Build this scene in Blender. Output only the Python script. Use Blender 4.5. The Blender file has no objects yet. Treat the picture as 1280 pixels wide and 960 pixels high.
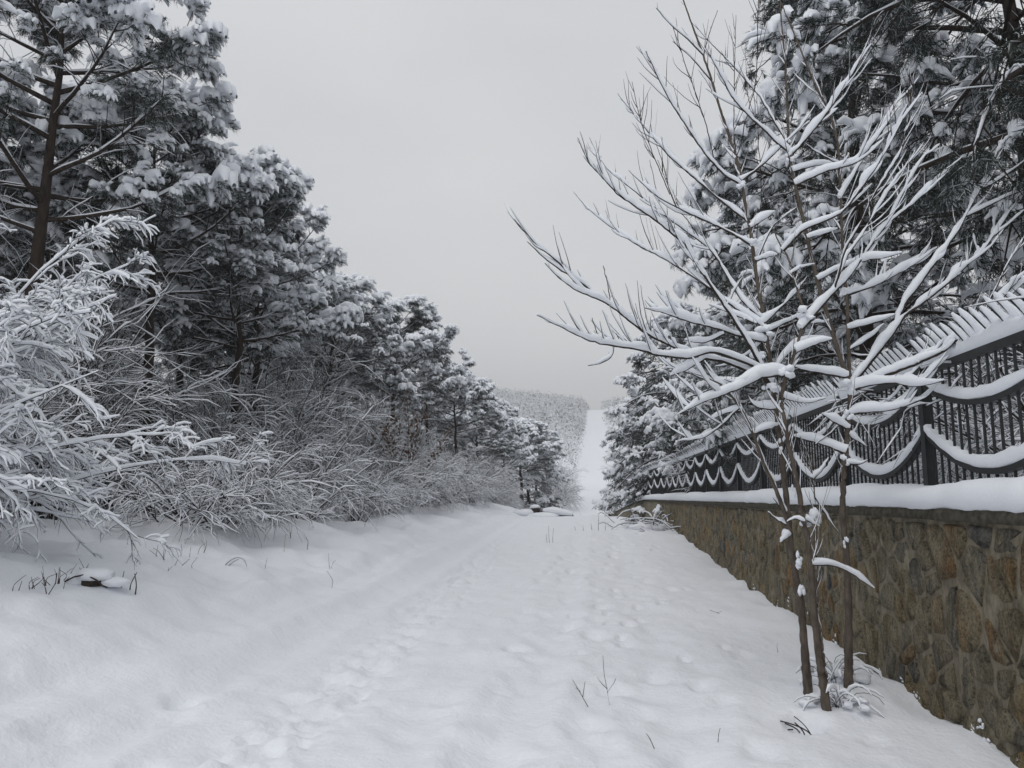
import bpy, math, random
import numpy as np
from mathutils import Matrix, Vector

scene = bpy.context.scene
COL = scene.collection
RAD = math.radians
random.seed(7)

# ------------------------------------------------------------------ camera
FPX = 960.0                                   # focal length in pixels of the 1280x960 photograph
PITCH = math.atan(132 / FPX)
YAW = math.atan(105 / FPX * math.cos(PITCH))
cam_data = bpy.data.cameras.new("camera")
cam_data.sensor_width = 36
cam_data.lens = FPX / 1280 * 36
cam_data.clip_start = 0.05
cam_data.clip_end = 3000
cam = bpy.data.objects.new("camera", cam_data)
COL.objects.link(cam)
cam.location = (0, 0, 1.6)
cam.rotation_euler = (RAD(90) + PITCH, 0, YAW)
scene.camera = cam

# ------------------------------------------------------------------ light
SUN_EL, SUN_AZ = 58, 200
world = bpy.data.worlds.new("World")
scene.world = world
world.use_nodes = True
wn, wl = world.node_tree.nodes, world.node_tree.links
wn.clear()
w_out = wn.new("ShaderNodeOutputWorld")
sky = wn.new("ShaderNodeTexSky")
sky.sky_type = 'NISHITA'
sky.sun_disc = False
sky.sun_elevation = RAD(SUN_EL)
sky.sun_rotation = RAD(SUN_AZ)
bg_sky = wn.new("ShaderNodeBackground")
bg_sky.inputs[1].default_value = 0.06
wl.new(sky.outputs[0], bg_sky.inputs[0])
# the closed cloud deck under that sky
tc = wn.new("ShaderNodeTexCoord")
mp = wn.new("ShaderNodeMapping")
mp.inputs[3].default_value = (1.0, 1.0, 2.2)
nz = wn.new("ShaderNodeTexNoise")
nz.inputs["Scale"].default_value = 1.6
nz.inputs["Detail"].default_value = 4
nz.inputs["Roughness"].default_value = 0.45
rmp = wn.new("ShaderNodeValToRGB")
rmp.color_ramp.elements[0].position = 0.3
rmp.color_ramp.elements[0].color = (0.575, 0.592, 0.622, 1)
rmp.color_ramp.elements[1].position = 0.75
rmp.color_ramp.elements[1].color = (0.690, 0.697, 0.708, 1)
bg_cloud = wn.new("ShaderNodeBackground")
bg_cloud.inputs[1].default_value = 1.13
wl.new(tc.outputs["Generated"], mp.inputs[0])
wl.new(mp.outputs[0], nz.inputs[0])
wl.new(nz.outputs[0], rmp.inputs[0])
wl.new(rmp.outputs[0], bg_cloud.inputs[0])
mixw = wn.new("ShaderNodeMixShader")
mixw.inputs[0].default_value = 0.93
wl.new(bg_sky.outputs[0], mixw.inputs[1])
wl.new(bg_cloud.outputs[0], mixw.inputs[2])
wl.new(mixw.outputs[0], w_out.inputs[0])

sun_data = bpy.data.lights.new("sun", 'SUN')
sun_data.energy = 0.9
sun_data.angle = RAD(40)
sun_data.color = (1.0, 0.97, 0.93)
sun = bpy.data.objects.new("sun", sun_data)
COL.objects.link(sun)
_a, _e = RAD(SUN_AZ), RAD(SUN_EL)
to_sun = Vector((math.sin(_a) * math.cos(_e), math.cos(_a) * math.cos(_e), math.sin(_e)))
sun.rotation_euler = to_sun.to_track_quat('Z', 'Y').to_euler()

scene.view_settings.view_transform = 'Standard'
scene.view_settings.look = 'None'
scene.view_settings.exposure = 0.0
scene.view_settings.gamma = 1.0
scene.view_settings.use_curve_mapping = False

# ------------------------------------------------------------------ camera geometry helper
_f = np.array([-math.sin(YAW) * math.cos(PITCH), math.cos(YAW) * math.cos(PITCH), math.sin(PITCH)])
_r = np.array([math.cos(YAW), math.sin(YAW), 0.0])
_u = np.cross(_r, _f)
CAM = np.array([0, 0, 1.6])


def at(px, py, y):
    """point of the place that a photograph pixel shows, at distance y along the road"""
    d = _f + _r * ((px - 640) / FPX) + _u * ((480 - py) / FPX)
    return CAM + d * (y / d[1])


# ------------------------------------------------------------------ materials
MATS = {}


def new_mat(name):
    m = bpy.data.materials.new(name)
    m.use_nodes = True
    MATS[name] = m
    nt = m.node_tree
    return m, nt, nt.nodes["Principled BSDF"]


def noise_node(nt, scale, detail=4, rough=0.55, coord='Object', stretch=(1, 1, 1)):
    t = nt.nodes.new("ShaderNodeNewGeometry" if coord == 'Position' else "ShaderNodeTexCoord")
    mpn = nt.nodes.new("ShaderNodeMapping")
    mpn.inputs[3].default_value = stretch
    n = nt.nodes.new("ShaderNodeTexNoise")
    n.inputs["Scale"].default_value = scale
    n.inputs["Detail"].default_value = detail
    n.inputs["Roughness"].default_value = rough
    nt.links.new(t.outputs[coord], mpn.inputs[0])
    nt.links.new(mpn.outputs[0], n.inputs[0])
    return n


def ramp(nt, src, stops):
    r = nt.nodes.new("ShaderNodeValToRGB")
    el = r.color_ramp.elements
    while len(el) < len(stops):
        el.new(0.5)
    for e, (p, c) in zip(el, stops):
        e.position = p
        e.color = (*c, 1)
    nt.links.new(src, r.inputs[0])
    return r


def bump(nt, src, bsdf, strength, dist):
    b = nt.nodes.new("ShaderNodeBump")
    b.inputs["Strength"].default_value = strength
    b.inputs["Distance"].default_value = dist
    nt.links.new(src, b.inputs["Height"])
    nt.links.new(b.outputs[0], bsdf.inputs["Normal"])
    return b


def mix_rgb(nt, fac, a, b, mode='MIX'):
    m = nt.nodes.new("ShaderNodeMixRGB")
    m.blend_type = mode
    for i, v in enumerate((fac, a, b)):
        if hasattr(v, "default_value") or hasattr(v, "is_linked"):
            nt.links.new(v, m.inputs[i])
        elif i == 0:
            m.inputs[0].default_value = v
        else:
            m.inputs[i].default_value = (*v, 1)
    return m.outputs[0]


def snow_mat(name, col, scale, strength, dist):
    m, nt, b = new_mat(name)
    n = noise_node(nt, scale, 6, 0.6)
    r = ramp(nt, n.outputs[0], [(0.25, tuple(c * 0.965 for c in col)), (0.75, col)])
    nt.links.new(r.outputs[0], b.inputs["Base Color"])
    b.inputs["Roughness"].default_value = 0.75
    b.inputs["Specular IOR Level"].default_value = 0.25
    bump(nt, n.outputs[0], b, strength, dist)
    return m


SNOW = snow_mat("snow", (0.86, 0.885, 0.93), 40, 0.5, 0.012)
GROUND_SNOW = snow_mat("ground_snow", (0.865, 0.888, 0.935), 18, 0.75, 0.02)


def plain(name, c1, c2, scale, rough=0.8, spec=0.2, bs=0.0, stretch=(1, 1, 1)):
    m, nt, b = new_mat(name)
    n = noise_node(nt, scale, 5, 0.6, stretch=stretch)
    r = ramp(nt, n.outputs[0], [(0.3, c1), (0.7, c2)])
    nt.links.new(r.outputs[0], b.inputs["Base Color"])
    b.inputs["Roughness"].default_value = rough
    b.inputs["Specular IOR Level"].default_value = spec
    if bs:
        bump(nt, n.outputs[0], b, bs, 0.02)
    return m


BARK = plain("pine_bark", (0.018, 0.014, 0.012), (0.055, 0.042, 0.034), 14, bs=0.8, stretch=(1, 1, 0.3))
TWIG = plain("twig_bark", (0.022, 0.018, 0.015), (0.06, 0.048, 0.04), 25)
YOUNG = plain("young_bark", (0.055, 0.045, 0.037), (0.145, 0.118, 0.096), 30, stretch=(1, 1, 0.35), bs=0.3)
NEEDLE = plain("pine_needles", (0.012, 0.019, 0.014), (0.032, 0.044, 0.034), 6, rough=0.6, spec=0.3)
FROST = plain("frosted_needles", (0.16, 0.18, 0.18), (0.42, 0.45, 0.46), 9, rough=0.8)
DARK_NEEDLE = plain("cedar_needles", (0.010, 0.016, 0.013), (0.026, 0.036, 0.030), 6, rough=0.6, spec=0.3)
DEAD_LEAF = plain("dead_leaf", (0.06, 0.035, 0.02), (0.16, 0.095, 0.055), 12)
IRON = plain("painted_iron", (0.008, 0.009, 0.010), (0.018, 0.019, 0.021), 20, rough=0.45, spec=0.4)
COPING = plain("coping_concrete", (0.025, 0.024, 0.018), (0.11, 0.10, 0.078), 16, rough=0.95, bs=0.8)
FAR_TWIG = plain("far_hazy_twigs", (0.13, 0.13, 0.13), (0.28, 0.28, 0.28), 3)  # paler than near twigs: part of the distance haze is in this colour
FAR_FROST = plain("far_frosted_hazy_twigs", (0.5, 0.52, 0.54), (0.8, 0.82, 0.85), 3)  # frost, whitened further to make up for thin haze


def stone_materials():
    m, nt, b = new_mat("rubble_stone")
    oi = nt.nodes.new("ShaderNodeAttribute")
    oi.attribute_name = "tone"
    pick = ramp(nt, oi.outputs["Fac"], [(0.0, (0.10, 0.105, 0.115)), (0.18, (0.16, 0.155, 0.14)), (0.36, (0.23, 0.175, 0.10)),
                                        (0.52, (0.125, 0.12, 0.10)), (0.66, (0.23, 0.145, 0.07)), (0.8, (0.17, 0.10, 0.05)),
                                        (0.92, (0.21, 0.19, 0.15))])
    pick.color_ramp.interpolation = 'CONSTANT'
    n1 = noise_node(nt, 9, 8, 0.7, 'Position', (1, 1, 0.6))
    n2 = noise_node(nt, 3.4, 7, 0.68, 'Position', (1, 1.2, 0.5))
    n3 = noise_node(nt, 46, 8, 0.8, 'Position')
    n4 = noise_node(nt, 6.5, 6, 0.7, 'Position', (1, 1.3, 0.16))
    v = ramp(nt, n1.outputs[0], [(0.3, (0.6, 0.6, 0.58)), (0.52, (1.5, 1.48, 1.4)), (0.75, (2.4, 2.35, 2.2))])
    c = mix_rgb(nt, 1.0, pick.outputs[0], v.outputs[0], 'MULTIPLY')
    mort = ramp(nt, n2.outputs[0], [(0.37, (0, 0, 0)), (0.54, (0.92, 0.92, 0.92))])
    mcol = ramp(nt, n1.outputs[0], [(0.3, (0.14, 0.118, 0.077)), (0.5, (0.29, 0.252, 0.175)), (0.72, (0.43, 0.385, 0.285))])
    streak = ramp(nt, n4.outputs[0], [(0.30, (0.42, 0.40, 0.36)), (0.46, (1, 1, 1))])
    sp = ramp(nt, n3.outputs[0], [(0.36, (0.16, 0.15, 0.13)), (0.47, (0.85, 0.85, 0.83)), (0.62, (1.35, 1.32, 1.25))])
    c = mix_rgb(nt, mort.outputs[0], c, mcol.outputs[0])
    c = mix_rgb(nt, 1.0, c, sp.outputs[0], 'MULTIPLY')
    c = mix_rgb(nt, 1.0, c, streak.outputs[0], 'MULTIPLY')
    nt.links.new(c, b.inputs["Base Color"])
    b.inputs["Roughness"].default_value = 0.9
    b.inputs["Specular IOR Level"].default_value = 0.2
    add = nt.nodes.new("ShaderNodeMath")
    add.operation = 'ADD'
    nt.links.new(n1.outputs[0], add.inputs[0])
    nt.links.new(n3.outputs[0], add.inputs[1])
    bump(nt, add.outputs[0], b, 1.0, 0.05)
    m2, nt, b = new_mat("wall_mortar")
    n1 = noise_node(nt, 9, 8, 0.7, 'Position', (1, 1, 0.6))
    n3 = noise_node(nt, 46, 8, 0.8, 'Position')
    n4 = noise_node(nt, 6.5, 6, 0.7, 'Position', (1, 1.3, 0.16))
    v = ramp(nt, n1.outputs[0], [(0.3, (0.07, 0.06, 0.040)), (0.5, (0.22, 0.19, 0.135)), (0.72, (0.38, 0.34, 0.255))])
    streak = ramp(nt, n4.outputs[0], [(0.30, (0.42, 0.40, 0.36)), (0.46, (1, 1, 1))])
    c = mix_rgb(nt, 1.0, v.outputs[0], streak.outputs[0], 'MULTIPLY')
    nt.links.new(c, b.inputs["Base Color"])
    b.inputs["Roughness"].default_value = 0.95
    bump(nt, n3.outputs[0], b, 0.9, 0.02)
    return m, m2


STONE, MORTAR = stone_materials()


# ------------------------------------------------------------------ mesh helpers
class Acc:
    """collects vertices and faces (triangles or quads) for ONE mesh"""

    def __init__(self):
        self.v, self.t, self.q, self.tm, self.qm, self.n = [], [], [], [], [], 0

    def add(self, v, f, mat=0):
        v = np.asarray(v, float).reshape(-1, 3)
        f = np.asarray(f, np.int64)
        if not len(v) or not len(f):
            return self
        (self.t if f.shape[1] == 3 else self.q).append(f + self.n)
        (self.tm if f.shape[1] == 3 else self.qm).append(np.full(len(f), mat, np.int32))
        self.v.append(v)
        self.n += len(v)
        return self

    def mesh(self, name, mats, smooth=True):
        me = bpy.data.meshes.new(name)
        v = np.concatenate(self.v)
        q = np.concatenate(self.q) if self.q else np.zeros((0, 4), np.int64)
        t = np.concatenate(self.t) if self.t else np.zeros((0, 3), np.int64)
        me.vertices.add(len(v))
        me.vertices.foreach_set("co", v.astype(np.float32).ravel())
        loops = np.concatenate([q.ravel(), t.ravel()]).astype(np.int32)
        me.loops.add(len(loops))
        me.loops.foreach_set("vertex_index", loops)
        starts = np.concatenate([np.arange(len(q)) * 4, len(q) * 4 + np.arange(len(t)) * 3]).astype(np.int32)
        me.polygons.add(len(starts))
        me.polygons.foreach_set("loop_start", starts)
        mi = np.concatenate(self.qm + self.tm) if (self.qm or self.tm) else np.zeros(0, np.int32)
        me.polygons.foreach_set("material_index", mi.astype(np.int32))
        me.polygons.foreach_set("use_smooth", np.full(len(starts), smooth))
        for m in mats:
            me.materials.append(m)
        me.update(calc_edges=True)
        return me

    def build(self, name, mats, parent=None, smooth=True, **props):
        return link(name, self.mesh(name, mats if isinstance(mats, (list, tuple)) else [mats], smooth), parent, **props)


def link(name, data, parent=None, **props):
    o = bpy.data.objects.new(name, data)
    COL.objects.link(o)
    if parent is not None:
        o.parent = parent
    for k, v in props.items():
        o[k] = v
    return o


def thing(name, label, category, loc=(0, 0, 0), rz=0.0, group=None):
    o = link(name, None)
    o.location = loc
    o.rotation_euler = (0, 0, rz)
    o["label"] = label
    o["category"] = category
    if group:
        o["group"] = group
    return o


def tag(o, label, category, group=None):
    o["label"] = label
    o["category"] = category
    if group:
        o["group"] = group
    return o


def copy_tree(o, parent=None):
    c = o.copy()
    COL.objects.link(c)
    c.parent = parent
    for ch in list(o.children):
        copy_tree(ch, c)
    return c


def place(proto, used, loc, rz, s, label, group=None, category=None):
    o = proto if not used.get(proto.name) else copy_tree(proto)
    used[proto.name] = True
    used[o.name] = True
    o.location = loc
    o.rotation_euler = (0, 0, rz)
    o.scale = s if isinstance(s, (tuple, list)) else (s, s, s)
    o["label"] = label
    if category:
        o["category"] = category
    if group:
        o["group"] = group
    return o


def unit(a):
    return a / np.maximum(np.linalg.norm(a, axis=-1, keepdims=True), 1e-9)


def tubes(P, W, H, off, n):
    """swept sections round B polylines of K points: half width W, half height H, lifted by off"""
    P = np.asarray(P, float)
    B, K, _ = P.shape
    T = np.gradient(P, axis=1)
    T = unit(T)
    S = np.cross(T, np.array([0, 0, 1.0]))
    weak = np.linalg.norm(S, axis=-1, keepdims=True) < 0.12
    S = unit(np.where(weak, np.cross(T, np.array([0.3, 1.0, 0.0])), S))
    N = np.cross(S, T)
    a = np.arange(n) * 2 * math.pi / n + (math.pi / 2 if n == 3 else 0)
    W = np.broadcast_to(W, (B, K))[..., None, None]
    H = np.broadcast_to(H, (B, K))[..., None, None]
    off = np.broadcast_to(off, (B, K))[..., None, None]
    V = P[:, :, None] + S[:, :, None] * W * np.cos(a)[None, None, :, None] + N[:, :, None] * (H * np.sin(a)[None, None, :, None] + off)
    b = np.arange(B)[:, None, None] * K * n
    k = np.arange(K - 1)[None, :, None] * n
    i = np.arange(n)[None, None, :]
    j = (i + 1) % n
    q = np.stack([b + k + i, b + k + j, b + k + n + j, b + k + n + i], -1).reshape(-1, 4)
    return V.reshape(-1, 3), q


def box(acc, lo, hi, mat=0):
    x0, y0, z0 = lo
    x1, y1, z1 = hi
    v = [(x0, y0, z0), (x1, y0, z0), (x1, y1, z0), (x0, y1, z0), (x0, y0, z1), (x1, y0, z1), (x1, y1, z1), (x0, y1, z1)]
    f = [(0, 3, 2, 1), (4, 5, 6, 7), (0, 1, 5, 4), (1, 2, 6, 5), (2, 3, 7, 6), (3, 0, 4, 7)]
    acc.add(v, f, mat)


def _ico():
    import bmesh
    bm = bmesh.new()
    bmesh.ops.create_icosphere(bm, subdivisions=2, radius=1.0)
    bm.verts.ensure_lookup_table()
    v = np.array([x.co[:] for x in bm.verts])
    f = np.array([[q.index for q in p.verts] for p in bm.faces])
    bm.free()
    return v, f


ICO_V, ICO_F = _ico()


def blob(acc, c, r, rng, rough=0.18, mat=0):
    v = ICO_V * (1 + rng.normal(0, rough, (len(ICO_V), 1)))
    acc.add(v * np.asarray(r) + np.asarray(c), ICO_F, mat)


def hash2(ix, iy, seed):
    h = (ix.astype(np.int64) * 374761393 + iy.astype(np.int64) * 668265263 + seed * 1442695041) & 0xffffffff
    h = ((h ^ (h >> 13)) * 1274126177) & 0xffffffff
    return ((h ^ (h >> 16)) & 0xffff) / 65535.0


def vnoise(x, y, seed=0):
    x, y = np.asarray(x, float), np.asarray(y, float)
    ix, iy = np.floor(x), np.floor(y)
    fx, fy = x - ix, y - iy
    fx, fy = fx * fx * (3 - 2 * fx), fy * fy * (3 - 2 * fy)
    a, b = hash2(ix, iy, seed), hash2(ix + 1, iy, seed)
    c, d = hash2(ix, iy + 1, seed), hash2(ix + 1, iy + 1, seed)
    return (a * (1 - fx) + b * fx) * (1 - fy) + (c * (1 - fx) + d * fx) * fy - 0.5


def fbm(x, y, seed=0, o=4):
    return sum(vnoise(x * 2 ** k, y * 2 ** k, seed + k * 17) / 2 ** k for k in range(o))


def sst(a, b, x):
    t = np.clip((np.asarray(x, float) - a) / (b - a), 0, 1)
    return t * t * (3 - 2 * t)


# ------------------------------------------------------------------ terrain
_KY = [-60, 0, 8, 14, 20, 27, 33, 38, 45, 54, 62, 75, 90, 102, 112, 125, 140, 200, 300, 420, 480, 560, 800]
_KZ = [0, 0, 0, .06, .2, .42, .5, .35, -.35, -1.5, -1.7, -.5, 1.3, 2.8, 3.0, 4.0, 6.0, 15.5, 30, 45, 49.5, 51, 51]


def road_z(y):
    y = np.asarray(y, float)
    w = 0.5 + np.clip(y, 0, 400) * 0.02
    return (np.interp(y - w, _KY, _KZ) + np.interp(y, _KY, _KZ) + np.interp(y + w, _KY, _KZ)) / 3


def ground_z(x, y):
    x, y = np.asarray(x, float), np.asarray(y, float)
    z = road_z(y)
    z = z + (1.0 - .28 * sst(11, 22, y) + 0.30 * fbm(x * .35, y * .35, 5)) * sst(-2.0 + 0.6 * vnoise(y * .3, y * 0, 9), -6.6, x)
    z = z + 0.035 * np.clip(-6.3 - x, 0, 60)
    near = 1 - sst(20, 34, y)
    z = z - 0.07 * sst(0.4, 2.3, x) * near - 0.17 * sst(0.4, 2.3, x) * (1 - near) * (1 - sst(40, 55, y))
    z = z + 1.0 * sst(2.6, 6.0, x) * sst(56, 66, y)
    far = sst(150, 420, y)
    z = z + far * 0.085 * np.clip(-x - 4, 0, 90) + far * 6 * fbm(x * .012, y * .012, 3, 3)
    return z


DENTS = [(-0.75, 5.0, .20, .05), (-0.1, 5.6, .14, .05), (0.28, 6.0, .12, .04), (0.55, 4.9, .13, .04), (1.0, 5.2, .12, .045), (-1.3, 5.5, .28, .03),
         (0.12, 6.6, .10, .04), (1.25, 4.75, .10, .04), (-3.05, 5.6, .10, .05), (-3.3, 4.6, .13, .04), (0.95, 6.3, .09, .035), (-2.6, 4.35, .1, .04)]


def snow_detail(x, y):
    """tracks, ruts and wind ripples in the snow cover"""
    d = 0.05 * fbm(x * .9, y * .6, 21) + 0.020 * fbm(x * 3.1, y * 2.3, 31, 3)
    d = d + .22 * (fbm(x * 1.5, y * 1.2, 101, 3)) * sst(-3.0, -4.4, x) * (1 - sst(40, 55, y))
    road = sst(-5.0, -3.6, x) * (1 - sst(1.6, 2.4, x))
    wob = 0.16 * vnoise(y * .35, y * 0 + 3, 8) + 0.05 * vnoise(y * 1.5, y * 0 + 9, 8)
    for xr, w, h in ((-4.05, .10, .022), (-3.75, .13, -.03), (-3.35, .10, .026), (-3.0, .16, -.03), (-2.72, .08, .016), (-0.55, .22, -.028), (-0.2, .12, .02), (0.55, .25, -.025)):
        a = (x - xr - wob * (1 + .4 * math.sin(xr * 9)))
        d = d + 1.7 * h * np.exp(-(a / w) ** 2) * (0.35 + 0.9 * (vnoise(y * .7, y * 0 + xr * 7, 12) + .5)) * (y < 60)
    # trodden band of old footprints
    c = -2.05 - 0.022 * (y - 4)
    band = np.exp(-((x - c) / .34) ** 4) * (1 - sst(14, 26, y))
    d = d + band * (0.075 * fbm(x * 8, y * 6, 41, 3) - 0.012 + 0.055 * fbm(x * 15, y * 11, 44, 2))
    # the broad walked strip up the middle
    mid = np.exp(-((x + 0.2) / 1.3) ** 4) * (1 - sst(18, 32, y))
    d = d + mid * 0.05 * fbm(x * 3.3, y * 2.6, 51, 3) + road * 0.020 * fbm(x * 6, y * 4, 61, 3)
    rg = random.Random(3)
    dents = list(DENTS)
    for path, s0, step in ((-0.25, 6.5, .55), (0.45, 7.0, .8), (1.15, 6.8, 1.2), (-0.9, 8.0, 1.0)):
        yy = s0
        k = 0
        while yy < 26:
            dents.append((path + (.11 if k % 2 else -.11) + rg.uniform(-.25, .25) + .35 * math.sin(yy * .3 + path), yy, rg.uniform(.05, .11), rg.uniform(.025, .075)))
            yy += step * rg.uniform(.7, 1.4)
            k += 1
    for _ in range(45):
        dents.append((rg.uniform(-3.4, 2.2), rg.uniform(4.2, 14), rg.uniform(.05, .14), rg.uniform(.008, .03)))
    wx = x + .07 * vnoise(x * 7, y * 5, 91) + .04 * vnoise(x * 17, y * 13, 92)
    wy = y + .10 * vnoise(x * 6, y * 5, 93) + .05 * vnoise(x * 15, y * 12, 94)
    for (cx, cy, r, h) in dents:
        m = (np.abs(y - cy) < 5 * r) & (np.abs(x - cx) < 4 * r)
        if m.any():
            q = ((wx[m] - cx) / r) ** 2 + ((wy[m] - cy) / (r * (1.2 + 9 * h))) ** 2
            d[m] += -h * np.exp(-q ** 2) + 0.22 * h * np.exp(-(np.sqrt(q) - 1.5) ** 2 * 3) * (vnoise(x[m] * 9, y[m] * 9, 95) + .5)
    # hollow and mound at the foot of the young tree, drift along the wall
    d = d + 0.10 * np.exp(-((x - 1.85) / .45) ** 2 - ((y - 6.5) / .55) ** 2)
    d = d + 0.12 * np.exp(-((x - 2.15) / .28) ** 2 - ((y - 7.1) / .5) ** 2)
    d = d - 0.26 * np.exp(-(((x - 1.44) / .11) ** 2 + ((y - 5.86) / .13) ** 2) ** 2)
    d = d - 0.02 * np.exp(-((x - 1.58) / .10) ** 2 - ((y - 6.5) / .12) ** 2)
    d = d + 0.05 * sst(2.2, 2.5, x) * vnoise(y * 1.7, y * 0, 4) * 2
    return d


def grid_mesh(name, xs, ys, zf, mat, parent=None, **props):
    X, Y = np.meshgrid(xs, ys)
    Z = zf(X, Y)
    nx, ny = len(xs), len(ys)
    i = (np.arange(ny - 1)[:, None] * nx + np.arange(nx - 1)[None, :]).ravel()
    q = np.stack([i, i + 1, i + nx + 1, i + nx], -1)
    a = Acc()
    a.add(np.stack([X, Y, Z], -1).reshape(-1, 3), q)
    return a.build(name, mat, parent, **props)


xs = np.concatenate([np.linspace(-75, -9, 34, endpoint=False), np.linspace(-9, -5, 50, endpoint=False), np.linspace(-5, 2.72, 190)])
ys = np.concatenate([np.linspace(-45, 2.8, 40, endpoint=False), 2.8 * np.exp(np.linspace(0, math.log(58 / 2.8), 380))])
grid_mesh("ground", xs, ys, lambda x, y: ground_z(x, y) + snow_detail(x, y), GROUND_SNOW, kind="structure",
          label="snow covered track with faint footprints, rising to a low crest")


def wall_top(y):
    y = np.asarray(y, float)
    return np.where(y < 32, 1.47 - .0104 * (y - 5), 1.189 + np.minimum(road_z(y) - road_z(32), 0) * 0.55)


def fence_base(y):
    y = np.asarray(y, float)
    return np.where(y < 30, 1.46 - .003 * (y - 5), 1.385 + np.minimum(road_z(y) - road_z(30), 0) * 0.55)


def terrace_z(x, y):
    x, y = np.asarray(x, float), np.asarray(y, float)
    return wall_top(y) + 0.08 + 0.05 * np.clip(x - 3, 0, 60) + 0.25 * fbm(x * .5, y * .5, 71) * sst(3.1, 4, x)


grid_mesh("terrace_ground", np.concatenate([np.linspace(3.02, 8, 40, endpoint=False), np.linspace(8, 70, 30)]), np.linspace(-45, 58, 160), terrace_z,
          GROUND_SNOW, kind="structure", label="snowy raised ground behind the fence")
hx = np.concatenate([np.linspace(-240, -12, 50, endpoint=False), np.linspace(-12, 8, 50, endpoint=False), np.linspace(8, 140, 30)])
hy = np.concatenate([np.linspace(58, 150, 60, endpoint=False), np.linspace(150, 690, 60)])
grid_mesh("hill", hx, hy, lambda x, y: ground_z(x, y) + 0.10 * fbm(x * .4, y * .3, 81), GROUND_SNOW, kind="structure",
          label="far snowy hill with a straight track climbing it")

# ------------------------------------------------------------------ stone wall
WX = 2.55          # road side face of the wall


def bend(y):
    return -.055 * max(y - 32, 0)


def strip_section(acc, ysamp, sect, mat=0, closed_ends=True):
    """extrude a closed (x,z) section, given per y, along y"""
    n = len(sect(ysamp[0]))
    V = np.array([[(x + bend(y), y, z) for x, z in sect(y)] for y in ysamp]).reshape(-1, 3)
    K = len(ysamp)
    k = np.arange(K - 1)[:, None] * n
    i = np.arange(n)[None, :]
    j = (i + 1) % n
    q = np.stack([k + i, k + j, k + n + j, k + n + i], -1).reshape(-1, 4)
    acc.add(V, q, mat)
    if closed_ends:
        for base in (0, (K - 1) * n):
            c = V[base:base + n].mean(0)
            vv = np.vstack([V[base:base + n], c])
            acc.add(vv, [(a, (a + 1) % n, n) for a in range(n)], mat)


wall = thing("stone_wall", "low rubble stone retaining wall with snowy concrete coping beside the track", "wall", (WX, 5, 0))
WY = np.concatenate([np.arange(-6, 34, .5), np.arange(34, 64, 1.0)])


def wl_sect(y):
    t = float(wall_top(y)) - .085
    g = float(min(ground_z(2.5, y), t)) - .8
    return [(WX, g), (WX, t), (3.05, t), (3.05, g)]


def loc_acc(acc, o):
    """shift an accumulated mesh into the frame of a thing placed without rotation"""
    off = np.array(o.location)
    acc.v = [v - off for v in acc.v]
    return acc


a = Acc()
strip_section(a, WY, wl_sect)
loc_acc(a, wall).build("mortar_core", MORTAR, wall, smooth=False)
a = Acc()
rg = np.random.default_rng(5)
CY = np.concatenate([np.arange(-6, 14, .12), np.arange(14, 64, .6)])


def cope_sect(y):
    t = float(wall_top(y))
    j = 0.012 * float(vnoise(y * 5, 0.3, 3)) if y < 14 else 0
    k = 0.014 * float(vnoise(y * 7, 5.3, 3)) if y < 14 else 0
    return [(WX - .045 + j, t - .085 + k), (WX - .05 + k, t - .04), (WX - .035 + j, t), (3.10, t), (3.10, t - .085)]


strip_section(a, CY, cope_sect)
loc_acc(a, wall).build("coping", COPING, wall)
a = Acc()


def cap_sect(y):
    t = float(wall_top(y)) + .002
    h = .215 + .035 * float(fbm(y * .8, 1.5, 9)) * 2 + (.012 * float(vnoise(y * 6, 2.0, 5)))
    e = .02 * float(vnoise(y * 3, 7.0, 5)) + .012 * float(vnoise(y * 14, 3.0, 5))
    x0 = WX - .05 + e
    return [(x0 + .03, t - .012 + e * .6), (x0 - .012, t + .03), (x0 - .02, t + h * .35), (x0 - .005, t + h * .66), (x0 + .035, t + h * .87), (x0 + .10, t + h * .97),
            (x0 + .2, t + h), (3.0, t + h), (3.12, t + h * .85), (3.16, t)]


strip_section(a, np.concatenate([np.arange(-6, 14, .07), np.arange(14, 64, .3)]), cap_sect)
loc_acc(a, wall).build("snow_cap", SNOW, wall)


def clip_poly(poly, mx, my, nx, ny):
    out = []
    m = len(poly)
    for i in range(m):
        p, q = poly[i], poly[(i + 1) % m]
        dp = (p[0] - mx) * nx + (p[1] - my) * ny
        dq = (q[0] - mx) * nx + (q[1] - my) * ny
        if dp <= 0:
            out.append(p)
        if dp * dq < 0:
            t = dp / (dp - dq)
            out.append((p[0] + t * (q[0] - p[0]), p[1] + t * (q[1] - p[1])))
    return out


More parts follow.
